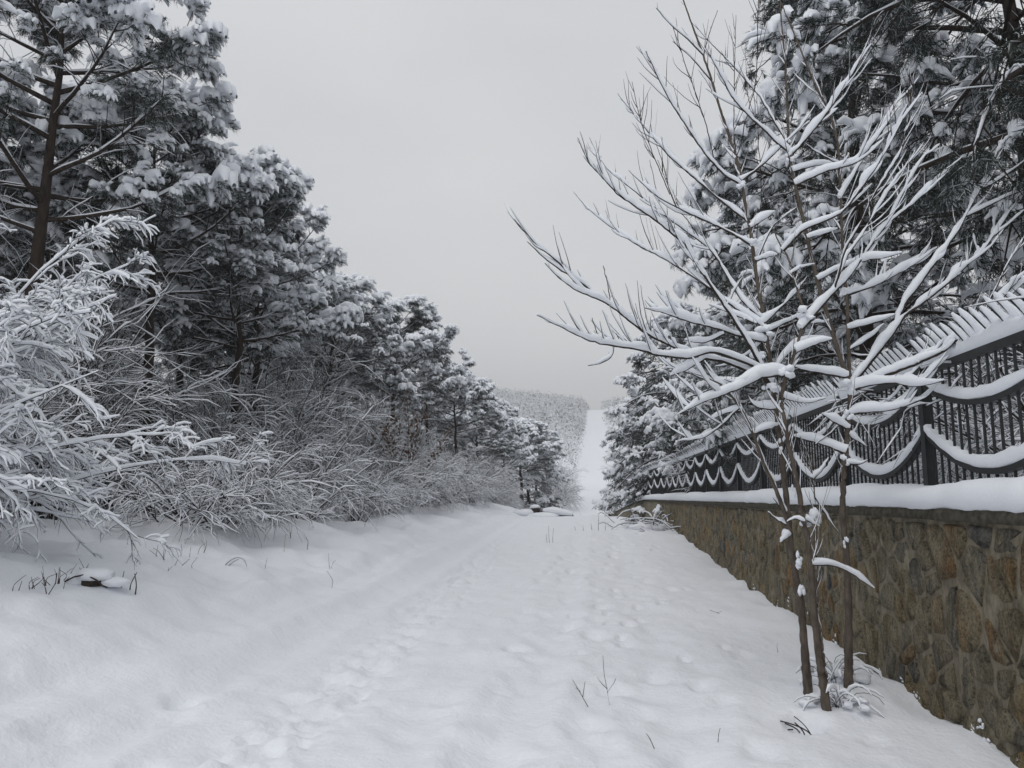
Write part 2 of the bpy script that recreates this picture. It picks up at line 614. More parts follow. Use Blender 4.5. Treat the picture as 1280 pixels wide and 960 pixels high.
def stone_cells(y0, y1, seed, sp=.26):
    rgn = random.Random(seed)
    sites = []
    for i in range(int((y1 - y0) / sp) + 1):
        for j in range(-2, int(1.5 / (sp * .85)) + 1):
            sites.append((y0 + (i + .5 * (j % 2) + rgn.uniform(-.42, .42)) * sp, -.02 + (j + rgn.uniform(-.42, .42)) * sp * .85))
    sites = [s for s in sites if rgn.random() > .27]
    cells = []
    for s in sites:
        poly = [(s[0] - .4, s[1] - .4), (s[0] + .4, s[1] - .4), (s[0] + .4, s[1] + .4), (s[0] - .4, s[1] + .4)]
        for o in sites:
            dx, dy = o[0] - s[0], o[1] - s[1]
            if (dx or dy) and dx * dx + dy * dy < .6:
                poly = clip_poly(poly, s[0] + dx / 2, s[1] + dy / 2, dx, dy)
                if len(poly) < 3:
                    break
        t = float(wall_top(s[0])) - .095
        poly = clip_poly(poly, s[0], t, 0, 1) if len(poly) >= 3 else poly
        poly = clip_poly(poly, y1, 0, 1, 0) if len(poly) >= 3 else poly
        if len(poly) < 3:
            continue
        p = np.array(poly)
        c = p.mean(0)
        ext = p.max(0) - p.min(0)
        if min(ext) < .07 or c[1] > t:
            continue
        g = float(ground_z(2.5, c[0]))
        if p[:, 1].max() < g - .15:
            continue
        cells.append((c, p))
    return cells


def stone_geo(c, p, rgn):
    """one rough stone: bedded rim, broken shoulder, uneven face"""
    q = []
    m = len(p)
    for i in range(m):
        a_, b_ = p[i], p[(i + 1) % m]
        q.append(a_ + (c - a_) * .10)
        if np.linalg.norm(a_ - b_) > .07:
            q.append((a_ + b_) / 2 + rgn.normal(0, .006, 2))
    q = np.array(q)
    d = q - c
    L = np.linalg.norm(d, axis=1, keepdims=True)
    gap = np.clip(.007 + rgn.normal(0, .004, (len(q), 1)), .002, .02)
    r0 = c + d * (1 - gap / L)
    r1 = c + d * (1 - (gap + .016) / L) + rgn.normal(0, .003, q.shape)
    r2 = c + d * .5 + rgn.normal(0, .010, q.shape)
    pr = rgn.choice([rgn.uniform(.004, .014), rgn.uniform(.012, .040)])
    tilt = rgn.normal(0, .05, 2)
    n = len(q)
    V = []
    for r, dep in ((r0, -.03), (r1, pr * .75), (r2, pr)):
        for k in range(n):
            dd = dep + (0 if dep < 0 else float(np.dot(r[k] - c, tilt)) + rgn.normal(0, .004))
            V.append((-dd, r[k][0] - c[0], r[k][1] - c[1]))
    V.append((-(pr + rgn.normal(0, .004)), 0, 0))
    F = []
    for a_ in (0, 1):
        for k in range(n):
            j = (k + 1) % n
            F += [(a_ * n + k, a_ * n + n + k, a_ * n + j), (a_ * n + j, a_ * n + n + k, a_ * n + n + j)]
    for k in range(n):
        F.append((2 * n + k, 3 * n, 2 * n + (k + 1) % n))
    return np.array(V), np.array(F)


def tone_attr(me, vals):
    at_ = me.attributes.new("tone", 'FLOAT', 'POINT')
    at_.data.foreach_set("value", np.asarray(vals, np.float32))


rs = np.random.default_rng(11)
near_cells = [q for q in stone_cells(4.0, 12.6, 4)]
for (c, p) in near_cells[:300]:
    v, f = stone_geo(c, p, rs)
    ac = Acc()
    ac.add(v, f)
    me = ac.mesh("stone", [STONE])
    tone_attr(me, np.full(len(v), rs.random()))
    o = link("stone", me, wall)
    o.location = (0, c[0] - 5, c[1])
ac = Acc()
tones = []
for (c, p) in stone_cells(12.62, 34, 6) + stone_cells(1.0, 3.98, 8):
    v, f = stone_geo(c, p, rs)
    ac.add(v + np.array([0, c[0] - 5, c[1]]), f)
    tones.append(np.full(len(v), rs.random()))
me = ac.mesh("stone_facing", [STONE])
tone_attr(me, np.concatenate(tones))
link("stone_facing", me, wall, kind="stuff")
# snow caught on the ledges near the foot of the wall
ac = Acc()
for _ in range(20):
    y0_ = 4.6 + 9 * rs.random() ** 1.2
    z0_ = float(ground_z(2.5, y0_)) + abs(rs.normal(.0, .09))
    for _k in range(rs.integers(2, 7)):
        w = rs.uniform(.005, .019)
        blob(ac, (WX - .020, y0_ + rs.normal(0, .035), z0_ + rs.normal(0, .04)), (w * .5, w * rs.uniform(.8, 2.0), w * rs.uniform(.5, 1.3)), rs, .30)
loc_acc(ac, wall).build("snow_fleck", SNOW, wall, kind="stuff")

# ------------------------------------------------------------------ iron fence
FX, BAY, Y0 = 2.80, 2.18, 6.85
fence = thing("iron_fence", "black iron fence with swag rails and outward bent spikes carrying snow on the wall", "fence", (FX, Y0, 0))
NB = 17
TOPZ = 1.19        # top of the posts above the foot of the fence


def swag(s, ends, mid):
    return mid + (ends - mid) * (2 * s - 1) ** 2


def swag_tube(ends, mid, w, h, off, K=17, n=6, noise=0, rgn=None):
    s = np.linspace(.02, .98, K)
    P = np.stack([np.zeros(K), s * BAY, swag(s, ends, mid)], -1)[None]
    W = np.full((1, K), w)
    Hh = np.full((1, K), h)
    if noise:
        W = W * (1 + rgn.normal(0, noise, (1, K)))
        Hh = Hh * (1 + rgn.normal(0, noise, (1, K)))
        W[0, [0, -1]] *= .7
        Hh[0, [0, -1]] *= .6
    return P, W, Hh


def cap_ends(acc, P, V, K, n):
    for b0 in (0, (K - 1) * n):
        c = V[b0:b0 + n].mean(0)
        acc.add(np.vstack([V[b0:b0 + n], c]), [(i, (i + 1) % n, n) for i in range(n)])


def rect_strip(acc, P, hw, hh):
    """flat bar of rectangular section along a polyline in the plane of the fence"""
    K = len(P)
    T = unit(np.gradient(P, axis=0))
    N = np.cross(np.array([1.0, 0, 0]), T)
    V = []
    for k in range(K):
        for sx, sn in ((-1, -1), (1, -1), (1, 1), (-1, 1)):
            V.append(P[k] + np.array([sx * hw, 0, 0]) + N[k] * sn * hh)
    V = np.array(V)
    i = np.arange(4)[None]
    j = (i + 1) % 4
    k = np.arange(K - 1)[:, None] * 4
    acc.add(V, np.stack([k + i, k + j, k + 4 + j, k + 4 + i], -1).reshape(-1, 4))
    acc.add(V, [(0, 3, 2, 1), (4 * K - 4, 4 * K - 3, 4 * K - 2, 4 * K - 1)])


ss = np.linspace(.018, .982, 25)
rail_acc = Acc()
box(rail_acc, (-.024, .045, 1.105), (.024, BAY - .045, 1.17))
RAIL = rail_acc.mesh("top_rail", [IRON], False)
sw_meshes = []
for ends, mid in ((1.035, .775), (.63, .27)):
    ac = Acc()
    rect_strip(ac, np.stack([0 * ss, ss * BAY, swag(ss, ends, mid)], -1), .030, .021)
    sw_meshes.append(ac.mesh("swag_rail", [IRON], False))
bar_acc = Acc()
box(bar_acc, (-.008, -.008, 0), (.008, .008, 1.106))
spk = np.array([[0, 0, 1.165], [-.01, 0, 1.21], [-.05, 0, 1.27], [-.11, 0, 1.34], [-.165, 0, 1.40]])
v, q = tubes(spk[None], np.array([[.008, .008, .008, .007, .002]]), np.array([[.008, .008, .008, .007, .002]]), 0, 4)
bar_acc.add(v, q)
BAR = bar_acc.mesh("bar", [IRON], False)
BAR_Y = (np.arange(NB) + 1) * BAY / (NB + 1)
bars_far = Acc()
for yb in BAR_Y:
    for vv, ff in zip(bar_acc.v, [None] * len(bar_acc.v)):
        pass
    box(bars_far, (-.008, yb - .008, 0), (.008, yb + .008, 1.106))
    bars_far.add(v + np.array([0, yb, 0]), q)
BARS_FAR = bars_far.mesh("bar_row", [IRON], False)
post_acc = Acc()
box(post_acc, (-.04, -.04, -.01), (.04, .04, TOPZ))
box(post_acc, (-.052, -.052, TOPZ), (.052, .052, TOPZ + .018))
box(post_acc, (-.03, -.03, TOPZ + .018), (.03, .03, TOPZ + .05))
POST = post_acc.mesh("post", [IRON], False)


def fence_snow(seed):
    rgn = np.random.default_rng(seed)
    out = []
    for ends, mid, h in ((1.035, .775, .042), (.63, .27, .050)):
        ac = Acc()
        K = 25
        P = np.stack([0 * ss, ss * BAY, swag(ss, ends, mid)], -1)
        Hh = h * (1 + rgn.normal(0, .10, K) + .35 * fbm(ss * 5 + seed * 7, ss * 0 + h * 90, 3, 2)) * (0.72 + .28 * np.sin(np.pi * ss))
        Wd = .046 * (1 + rgn.normal(0, .06, K))
        P = P + np.array([0, 0, 1.0]) * (Hh + .018)[:, None]
        P[:, 0] += rgn.normal(0, .004, K)
        # stands upright on the bar: section kept vertical
        n = 8
        ang = np.arange(n) * 2 * np.pi / n + np.pi / 8
        cs, sn = np.cos(ang), np.sin(ang)
        cs = np.sign(cs) * np.abs(cs) ** .6
        sn = np.sign(sn) * np.abs(sn) ** .7
        V = P[:, None] + np.stack([Wd[:, None] * cs[None], 0 * cs[None] * Wd[:, None], Hh[:, None] * sn[None]], -1)
        V = V.reshape(-1, 3)
        i = np.arange(n)[None]
        j = (i + 1) % n
        k = np.arange(K - 1)[:, None] * n
        ac.add(V, np.stack([k + i, k + j, k + n + j, k + n + i], -1).reshape(-1, 4))
        cap_ends(ac, P, V, K, n)
        out.append(ac.mesh("swag_snow", [SNOW]))
    ac = Acc()
    K = 37
    y = np.linspace(.05, BAY - .05, K)
    h = .038 + rgn.normal(0, .010, K) + .03 * fbm(y * 4 + seed * 9, y * 0, 7, 2)
    prof = []
    for k in range(K):
        hh = h[k]
        prof.append([(-.03, 1.168), (-.052, 1.20), (-.052 - .55 * hh, 1.20 + .95 * hh), (-.02 - .5 * hh, 1.235 + 1.0 * hh), (.022, 1.235 + .35 * hh), (.042, 1.20), (.036, 1.168)])
    V = np.array([[(x, y[k], z) for x, z in prof[k]] for k in range(K)]).reshape(-1, 3)
    n = 7
    i = np.arange(n)[None]
    j = (i + 1) % n
    kk = np.arange(K - 1)[:, None] * n
    ac.add(V, np.stack([kk + i, kk + j, kk + n + j, kk + n + i], -1).reshape(-1, 4))
    cap_ends(ac, None, V, K, n)
    for yb in BAR_Y:
        L = rgn.uniform(.75, 1.08)
        t = np.linspace(.0, L, 6)
        P = np.stack([-.02 - .165 * t + .015, yb + 0 * t + rgn.normal(0, .004, 6), 1.215 + .205 * t + .012], -1)[None]
        W = np.array([[.040, .038, .034, .030, .026, .010]]) * rgn.uniform(.85, 1.15)
        vv, qq = tubes(P, W, W * .8, .012, 6)
        ac.add(vv, qq)
    out.append(ac.mesh("spike_snow", [SNOW]))
    return out


SNOW_SETS = [fence_snow(s) for s in range(1, 9)]
cap_acc = Acc()
blob(cap_acc, (0, 0, TOPZ + .075), (.06, .06, .05), np.random.default_rng(2), .06)
POST_SNOW = cap_acc.mesh("post_snow", [SNOW])
for i in range(-2, 18):
    y = Y0 + i * BAY
    zb = float(fence_base(y))
    dz = float(fence_base(y + BAY)) - zb
    po = link("post", POST, fence)
    po.location = (bend(y), y - Y0, zb)
    link("post_snow", POST_SNOW, po)
    if i == 17:
        break
    pn = link("fence_panel", RAIL, fence)
    pn.location = (bend(y), y - Y0, zb)
    pn.rotation_euler = (math.atan2(dz, BAY), 0, math.atan2(bend(y) - bend(y + BAY), BAY))
    for m in sw_meshes:
        link("swag_rail", m, pn)
    for m in SNOW_SETS[i % 8]:
        link("snow", m, pn)
    if i < 10:
        for yb in BAR_Y:
            b = link("bar", BAR, pn)
            b.location = (0, yb, 0)
    else:
        link("bar_row", BARS_FAR, pn, kind="stuff")


# ------------------------------------------------------------------ plant growth
def grow(start, d, L, K, droop, wig, rng, lift=0.0):
    B = len(start)
    P = np.zeros((B, K, 3))
    P[:, 0] = start
    d = unit(d)
    L = np.broadcast_to(L, (B,))
    for k in range(1, K):
        d = unit(d + np.array([0, 0, 1.0]) * (lift - droop * k / K) / K * 2 + rng.normal(0, wig, (B, 3)))
        P[:, k] = P[:, k - 1] + d * (L / (K - 1))[:, None]
    return P


def sprout(P, m, lo, hi, spread, rng, flat=1.0):
    """m children on each of the B polylines P: start points, directions, place along the parent"""
    B, K, _ = P.shape
    u = rng.uniform(lo, hi, (B, m)) * (K - 1)
    i = np.minimum(u.astype(int), K - 2)
    f = (u - i)[..., None]
    b = np.arange(B)[:, None]
    s = P[b, i] * (1 - f) + P[b, i + 1] * f
    t = unit(P[b, i + 1] - P[b, i])
    r = rng.normal(0, 1, (B, m, 3)) * np.array([1, 1, flat])
    r = r - (r * t).sum(-1, keepdims=True) * t
    d = unit(t + unit(r) * spread)
    return s.reshape(-1, 3), d.reshape(-1, 3), (u / (K - 1)).reshape(-1)


def snow_on(acc, P, R, amt, rng, n=5, mat=0, keep=1.0, tip=.25):
    """snow lying along twigs P of radius R: thick where they lie flat, thin where they stand"""
    B, K, _ = P.shape
    T = unit(np.gradient(P, axis=1))
    flat = np.sqrt(np.clip(1 - T[..., 2] ** 2, 0, 1))
    h = amt * np.clip((flat - .25) / .5, 0.06, 1) * (0.55 + .9 * rng.random((B, K))) * (.6 + .8 * rng.random((B, 1)))
    if keep < 1:
        h = h * (rng.random((B, 1)) < keep)
    h[:, 0] *= .6
    h[:, -1] *= tip
    v, q = tubes(P, h * .58 + R * .4, h * .8, h * .75 + R * .4, n)
    acc.add(v, q, mat)


def make_shrub(name, label, cat, seed, n_stem, height, lean, twigs, twiglets, snow_amt, droop, tw_len=.5, twl_len=.26, rad=1.0, keep=1.0, dirx=None, wig=1.0, tip=.25):
    rng = np.random.default_rng(seed)
    az = rng.uniform(0, 2 * np.pi, n_stem)
    if dirx is not None:
        az = rng.normal(dirx, 1.0, n_stem)
    d0 = np.stack([np.cos(az) * lean, np.sin(az) * lean, np.ones(n_stem)], -1) * (1 + rng.normal(0, .25, (n_stem, 1))) + rng.normal(0, .2, (n_stem, 3))
    st = np.stack([rng.normal(0, .22, n_stem), rng.normal(0, .22, n_stem), np.zeros(n_stem) - .05], -1)
    L = height * rng.uniform(.65, 1.25, n_stem)
    P0 = grow(st, d0, L, 10, droop, .07, rng)
    s, d, u = sprout(P0, twigs, .25, 1.0, .9, rng, .7)
    L1 = height * tw_len * rng.uniform(.5, 1.2, len(s)) * (1.1 - .6 * u)
    P1 = grow(s, d, L1, 7, droop * .9, .10 * wig, rng)
    s, d, u = sprout(P1, twiglets, .2, 1.0, .9, rng, .6)
    L2 = height * twl_len * rng.uniform(.4, 1.2, len(s))
    P2 = grow(s, d, L2, 4, droop * .8, .14 * wig, rng)
    root = thing(name, label, cat)
    tw, sn = Acc(), Acc()
    for P, r0, r1, ns, sm in ((P0, .014, .004, 5, 1.25), (P1, .006, .0022, 3, 1.0), (P2, .003, .0015, 3, .8)):
        R = np.linspace(r0, r1, P.shape[1])[None] * rad * np.ones((len(P), 1))
        tw.add(*tubes(P, R, R, 0, ns))
        snow_on(sn, P, R, snow_amt * sm, rng, 4 if ns == 3 else 5, keep=keep, tip=tip)
    t = tw.build("branches", TWIG, root, kind="stuff")
    sn.build("snow_load", SNOW, t, kind="stuff")
    return root


def paw_variant(seed, shoots, L, nl, npn, nw, droop, sw=.15, frost=.36):
    rng = np.random.default_rng(seed)
    az = np.linspace(-1.25, 1.25, shoots) + rng.normal(0, .15, shoots)
    el = rng.uniform(-.05, .55, shoots)
    D = np.stack([np.cos(az) * np.cos(el), np.sin(az) * np.cos(el), np.sin(el)], -1)
    P = grow(np.zeros((shoots, 3)), D, L * rng.uniform(.7, 1.25, shoots), 5, droop, .05, rng)
    nV, nF, fV, fF = [], [], [], []
    for b in range(shoots):
        u = rng.uniform(.15, 1.0, npn) * 4
        i = np.minimum(u.astype(int), 3)
        f = (u - i)[:, None]
        s = P[b][i] * (1 - f) + P[b][i + 1] * f
        t = unit(P[b][i + 1] - P[b][i])
        r = rng.normal(0, 1, (npn, 3))
        r = unit(r - (r * t).sum(-1, keepdims=True) * t)
        r[:, 2] = np.where(r[:, 2] > .3, r[:, 2] * .35, r[:, 2])
        d = unit(t * rng.uniform(.5, 1.2, (npn, 1)) + r * .85 + np.array([0, 0, -.22]))
        ln = nl * rng.uniform(.7, 1.2, (npn, 1))
        w = unit(np.cross(d, rng.normal(0, 1, (npn, 3)))) * nw
        tri = np.stack([s - w, s + w, s + d * ln], 1)
        fr = (rng.random(npn) < frost)
        nV.append(tri[~fr])
        fV.append(tri[fr])
    nV = np.concatenate(nV).reshape(-1, 3)
    fV = np.concatenate(fV).reshape(-1, 3)
    sn = Acc()
    K = 5
    Q = np.stack([[np.interp(np.linspace(.05, .98, K), np.linspace(0, 1, 5), P[b, :, c]) for c in range(3)] for b in range(shoots)]).transpose(0, 2, 1)
    Q = Q + np.array([0, 0, .008])
    prof = np.array([.6, 1.05, .95, 1.0, .30])
    W = (L * sw) * prof[None] * rng.uniform(.65, 1.3, (shoots, 1)) * (1 + rng.normal(0, .20, (shoots, K)))
    Q = Q + rng.normal(0, L * .022, Q.shape)
    v, q = tubes(Q, W, W * .9, W * .95, 6)
    v = v + rng.normal(0, L * .006, v.shape)
    sn.add(v, q)
    for _ in range(1):
        blob(sn, (L * rng.uniform(.05, .55), rng.normal(0, L * .22), L * rng.uniform(.22, .42)), L * rng.uniform(.26, .40, 3), rng, .10)
    return dict(nv=nV, fv=fV, sv=np.concatenate(sn.v), sq=np.concatenate(sn.q), st=np.concatenate(sn.t))


PAWS = [paw_variant(100 + i, 6, .24, .115, 26, .0042, 1.5, .19, .26) for i in range(6)]
PAWS_LONG = [paw_variant(200 + i, 6, .28, .13, 26, .0042, 1.2, .13, .18) for i in range(4)]
PAWS_SMALL = [paw_variant(300 + i, 6, .22, .07, 22, .0055, .6, .16, .25) for i in range(4)]


def tri_idx(n):
    return np.arange(n).reshape(-1, 3)


def add_paws(crown, snow, paws, C, D, S, Z, rng, ratio):
    """C places, D outward directions, S sizes, Z snow sizes (0 = bare)"""
    pick = rng.integers(0, len(paws), len(C))
    X = unit(D)
    Yv = unit(np.cross(np.array([0, 0, 1.0]), X))
    Zv = np.cross(X, Yv)
    M = np.stack([X, Yv, Zv], -1)
    for k, p in enumerate(paws):
        m = pick == k
        if not m.any():
            continue
        Mm, Cm, Sm = M[m], C[m], S[m]

        def tr(v, sc):
            return np.einsum('nij,vj->nvi', Mm[sc > 0] * sc[sc > 0][:, None, None], v) + Cm[sc > 0][:, None]
        for key, mat in (('nv', 0), ('fv', 1)):
            w = tr(p[key], Sm).reshape(-1, 3)
            crown.add(w, tri_idx(len(w)), mat)
        z = Z[m]
        w = tr(p['sv'], Sm * z)
        n = len(w)
        if n:
            nv = len(p['sv'])
            base = snow.n
            o = (np.arange(n) * nv)[:, None, None]
            snow.add(w.reshape(-1, 3), (p['sq'][None] + o).reshape(-1, 4))
            snow.t.append((p['st'][None] + o).reshape(-1, 3) + base)
            snow.tm.append(np.zeros(n * len(p['st']), np.int32))


def make_conifer(name, label, cat, seed, H, base, R, shape, n_limb, n_side, paws_per, paws, size, snow_lo, snow_hi, elev, curve, trunk_r, limbs_apart=False,
                 needle=None, lean=(0, 0), dead=0, snow_thick=1.0, limb_r=1.0):
    rng = np.random.default_rng(seed)
    root = thing(name, label, cat)
    K = 12
    tz = np.linspace(-.3, H * .97, K)
    tx = lean[0] * (tz / H) ** 1.5 + rng.normal(0, .04, K) * (tz > .5)
    ty = lean[1] * (tz / H) ** 1.5 + rng.normal(0, .04, K) * (tz > .5)
    TP = np.stack([tx, ty, tz], -1)[None]
    TR = trunk_r * np.linspace(1.12, .16, K)[None]
    trunk = Acc()
    trunk.add(*tubes(TP, TR, TR, 0, 9))
    stem = trunk
    trunk = Acc()
    # limbs
    u = np.sort(rng.uniform(0, 1, n_limb))
    u = .5 * u + .5 * (np.arange(n_limb) + .5) / n_limb
    z = H * (base + (1 - base) * u * .97)
    az = np.arange(n_limb) * 2.39996 + rng.normal(0, .35, n_limb)
    L = R * shape(u) * rng.uniform(.78, 1.15, n_limb)
    s = np.stack([np.interp(z, tz, tx), np.interp(z, tz, ty), z], -1)
    el = elev(u) + rng.normal(0, .10, n_limb)
    d = np.stack([np.cos(az) * np.cos(el), np.sin(az) * np.cos(el), np.sin(el)], -1)
    LP = grow(s, d, L, 8, 0, .06, rng, lift=curve)
    LR = (trunk_r * .30 * limb_r * (L / R) ** .7)[:, None] * np.linspace(1, .22, 8)[None]
    sn_limb = Acc()
    tparts = []
    if limbs_apart:
        for k in range(n_limb):
            if u[k] < .55:
                ac = Acc()
                ac.add(*tubes(LP[k:k + 1], LR[k:k + 1], LR[k:k + 1], 0, 6))
                tparts.append(ac)
            else:
                trunk.add(*tubes(LP[k:k + 1], LR[k:k + 1], LR[k:k + 1], 0, 5))
    else:
        trunk.add(*tubes(LP, LR, LR, 0, 5))
    # side branches
    s1, d1, u1 = sprout(LP, n_side, .28, .99, .95, rng, .35)
    par = np.repeat(np.arange(n_limb), n_side)
    L1 = np.clip(L[par] * .42 * rng.uniform(.6, 1.25, len(s1)) * (1.15 - .55 * u1), .25, 1.6)
    SP = grow(s1, d1, L1, 5, 0.15, .10, rng, lift=curve * .6)
    SR = np.linspace(.011, .005, 5)[None] * np.ones((len(SP), 1)) * (size / 1.0)
    trunk.add(*tubes(SP, SR, SR, 0, 3))
    snow_on(sn_limb, LP, LR, .022 * snow_thick, rng, 5)
    # paws of needles
    C, D = [], []
    for q in range(paws_per):
        f = 1.0 if q == 0 else rng.uniform(.35, .95, len(SP))
        f = np.broadcast_to(f, (len(SP),)) * 4
        i = np.minimum(f.astype(int), 3)
        w = (f - i)[:, None]
        b = np.arange(len(SP))
        C.append(SP[b, i] * (1 - w) + SP[b, i + 1] * w)
        t = unit(SP[b, i + 1] - SP[b, i])
        D.append(unit(t + rng.normal(0, .30 if q == 0 else .65, t.shape) * np.array([1, 1, .4])))
    C.append(LP[:, -1])
    D.append(unit(LP[:, -1] - LP[:, -2]))
    C, D = np.concatenate(C), np.concatenate(D)
    D[:, 2] = np.clip(D[:, 2], -.5, .30)
    cz = (C[:, 2] - H * base) / (H * (1 - base))
    rr = np.hypot(C[:, 0], C[:, 1]) / R
    # the more open to the sky above, the more snow: count the paws standing over each
    expo = np.zeros(len(C))
    for k in range(len(C)):
        dx = np.hypot(C[:, 0] - C[k, 0], C[:, 1] - C[k, 1])
        expo[k] = ((dx < .4 * size) & (C[:, 2] > C[k, 2] + .15)).sum()
    open_ = np.exp(-expo / (3.0 + len(C) * .004))
    Z = snow_lo + (snow_hi - snow_lo) * np.clip(open_ * 1.1, 0, 1) + rng.normal(0, .20, len(C))
    Z = np.where(Z < .45, 0, np.clip(.55 + Z * .62, 0, 1.5))
    S = size * rng.uniform(.8, 1.25, len(C))
    crown, snow = Acc(), Acc()
    add_paws(crown, snow, paws, C, D, S, Z, rng, 1)
    if dead:
        # bare inner twigs dusted with snow
        s2, d2, _ = sprout(LP[: max(3, int(n_limb * .75))], dead, .1, .8, 1.1, rng, .8)
        DP = grow(s2, d2, rng.uniform(.4, 1.1, len(s2)), 5, .4, .12, rng)
        DR = np.linspace(.006, .002, 5)[None] * np.ones((len(DP), 1))
        trunk.add(*tubes(DP, DR, DR, 0, 3))
        snow_on(sn_limb, DP, DR, .010, rng, 4)
    t = stem.build("trunk", BARK, root)
    trunk.build("branches", BARK, t, kind="stuff")
    for ac in tparts:
        ac.build("limb", BARK, t)
    sn_limb.build("limb_snow", SNOW, t, kind="stuff")
    c = crown.build("crown", [needle or NEEDLE, FROST], root, smooth=False, kind="stuff")
    snow.build("snow_load", SNOW, c, kind="stuff")
    return root


def umbrella(u):
    return np.clip(.62 + .75 * np.sin(np.clip(u * 1.15 + .12, 0, 1) * np.pi) * .55 - .62 * np.clip(u - .55, 0, 1) ** 1.2, .12, 1.2)


def cone(u):
    return np.clip(1.02 - .95 * u, .06, 1)


def broad(u):
    return np.clip(1.0 - .75 * u ** 1.6, .15, 1)


used = {}
PINE_N = dict(snow_lo=.10, snow_hi=1.15)
pineA = make_conifer("pine_tree", "x", "tree", 1, 9.8, .46, 3.3, umbrella, 31, 9, 3, PAWS, 1.15, .15, 1.4, lambda u: .12 + .35 * u, .25, .17, True, lean=(.3, -.2), dead=12)
pineB = make_conifer("pine_tree", "x", "tree", 2, 8.8, .52, 3.1, umbrella, 30, 9, 3, PAWS, 1.15, .15, 1.4, lambda u: .10 + .38 * u, .25, .15, True, lean=(-.2, .2), dead=12)
pineC = make_conifer("pine_tree", "x", "tree", 3, 8.8, .50, 2.9, umbrella, 28, 8, 3, PAWS, 1.15, .2, 1.4, lambda u: .08 + .42 * u, .25, .14, False, lean=(.2, .3), dead=16)
spruce = make_conifer("spruce_tree", "x", "tree", 4, 9.0, .03, 3.5, lambda u: np.clip(1.06 - .86 * u ** 1.7, .08, 1), 68, 11, 1, PAWS_SMALL, 1.6, .30, 1.3, lambda u: .02 + .3 * u, -.5, .14, False, lean=(0, 0), dead=0, snow_thick=1.6)
cedarA = make_conifer("cedar_tree", "x", "tree", 5, 12.5, .30, 3.9, broad, 38, 9, 2, PAWS_LONG, 1.15, .04, .85, lambda u: .2 + .3 * u, -.35, .20, True, needle=DARK_NEEDLE, lean=(.3, 0), dead=6)
cedarB = make_conifer("cedar_tree", "x", "tree", 6, 11.5, .10, 3.6, broad, 38, 9, 2, PAWS, 1.35, .05, 1.1, lambda u: .2 + .3 * u, -.3, .17, False, needle=DARK_NEEDLE, lean=(-.2, .2), dead=6)
cedarC = make_conifer("cedar_tree", "x", "tree", 7, 10.5, .34, 2.9, broad, 30, 9, 3, PAWS_LONG, 1.05, .03, .75, lambda u: .15 + .3 * u, -.6, .16, True, needle=DARK_NEEDLE, lean=(-.2, 0), dead=6)

ROW = "pines lining the left of the track"
row = [  # proto, x, y, scale, rot, label
    (pineA, -8.7, 10.7, (.84, .84, .95), 1.9, "tallest nearest pine with forked dark trunk behind the white bush"),
    (pineB, -8.7, 14.1, (.86, .86, .92), 2.0, "second pine of the left row, standing just past the white bush"),
    (pineC, -8.4, 17.1, .86, 4.1, "third pine of the left row with straight bare dark trunk"),
    (pineA, -9.4, 20.4, .85, 3.0, "slender trunked pine set back between the third and the lone trunk pine"),
    (pineC, -9.2, 25.6, .84, .4, "pine just left of the dark trunk beside the brown leaved shrub"),
    (pineB, -8.1, 30.0, .84, 5.2, "round crowned pine with dark trunk beside the brown leaved shrub"),
    (pineC, -8.0, 36.5, .82, 2.2, "pine with snow tufted crown next past the brown leaved shrub"),
    (pineB, -7.8, 43.0, .82, 1.0, "pine in the left row whose crown meets the far hill's left edge"),
    (pineA, -7.6, 50.0, .80, 4.4, "farthest tall pine of the left row before the track dips"),
    (pineC, -6.6, 56.0, .84, 3.3, "low pine past the crest, leaning crown against the far hill"),
    (pineC, -5.7, 60.0, (1.15, 1.15, .86), 1.3, "rounded pine nearest the far track, left of the dip"),
    (spruce, -5.6, 64.0, (.95, .95, .95), .3, "low spruce filling the gap behind the rounded pine at the dip"),
    (pineC, -5.6, 73.0, (.9, .9, .80), 2.6, "last small pine beside the far track before the hill"),
]
for p, x, y, s, rz, lab in row:
    place(p, used, (x, y, float(ground_z(x, y)) - .05), rz, s, lab, ROW)
back = [(pineB, -12.3, 12.2), (pineC, -12.6, 16.2), (pineA, -11.5, 20.0), (pineB, -12.5, 25.2), (pineC, -11.2, 29.8), (pineA, -12.0, 36.0), (pineC, -11.5, 43),
        (pineC, -10.8, 52), (pineC, -16.5, 14), (pineB, -16.0, 19), (pineC, -17, 25), (pineA, -16.5, 32), (pineB, -17, 41), (pineC, -13.2, 8.0), (pineB, -10.5, 64), (pineC, -21, 22), (pineB, -22, 30)]
rg = random.Random(12)
for p, x, y in back:
    place(p, used, (x, y, float(ground_z(x, y)) - .05), rg.uniform(0, 6.28), rg.uniform(.78, .9), "snowy pine standing deep in the wood behind the left row", "pines deep in the left wood")

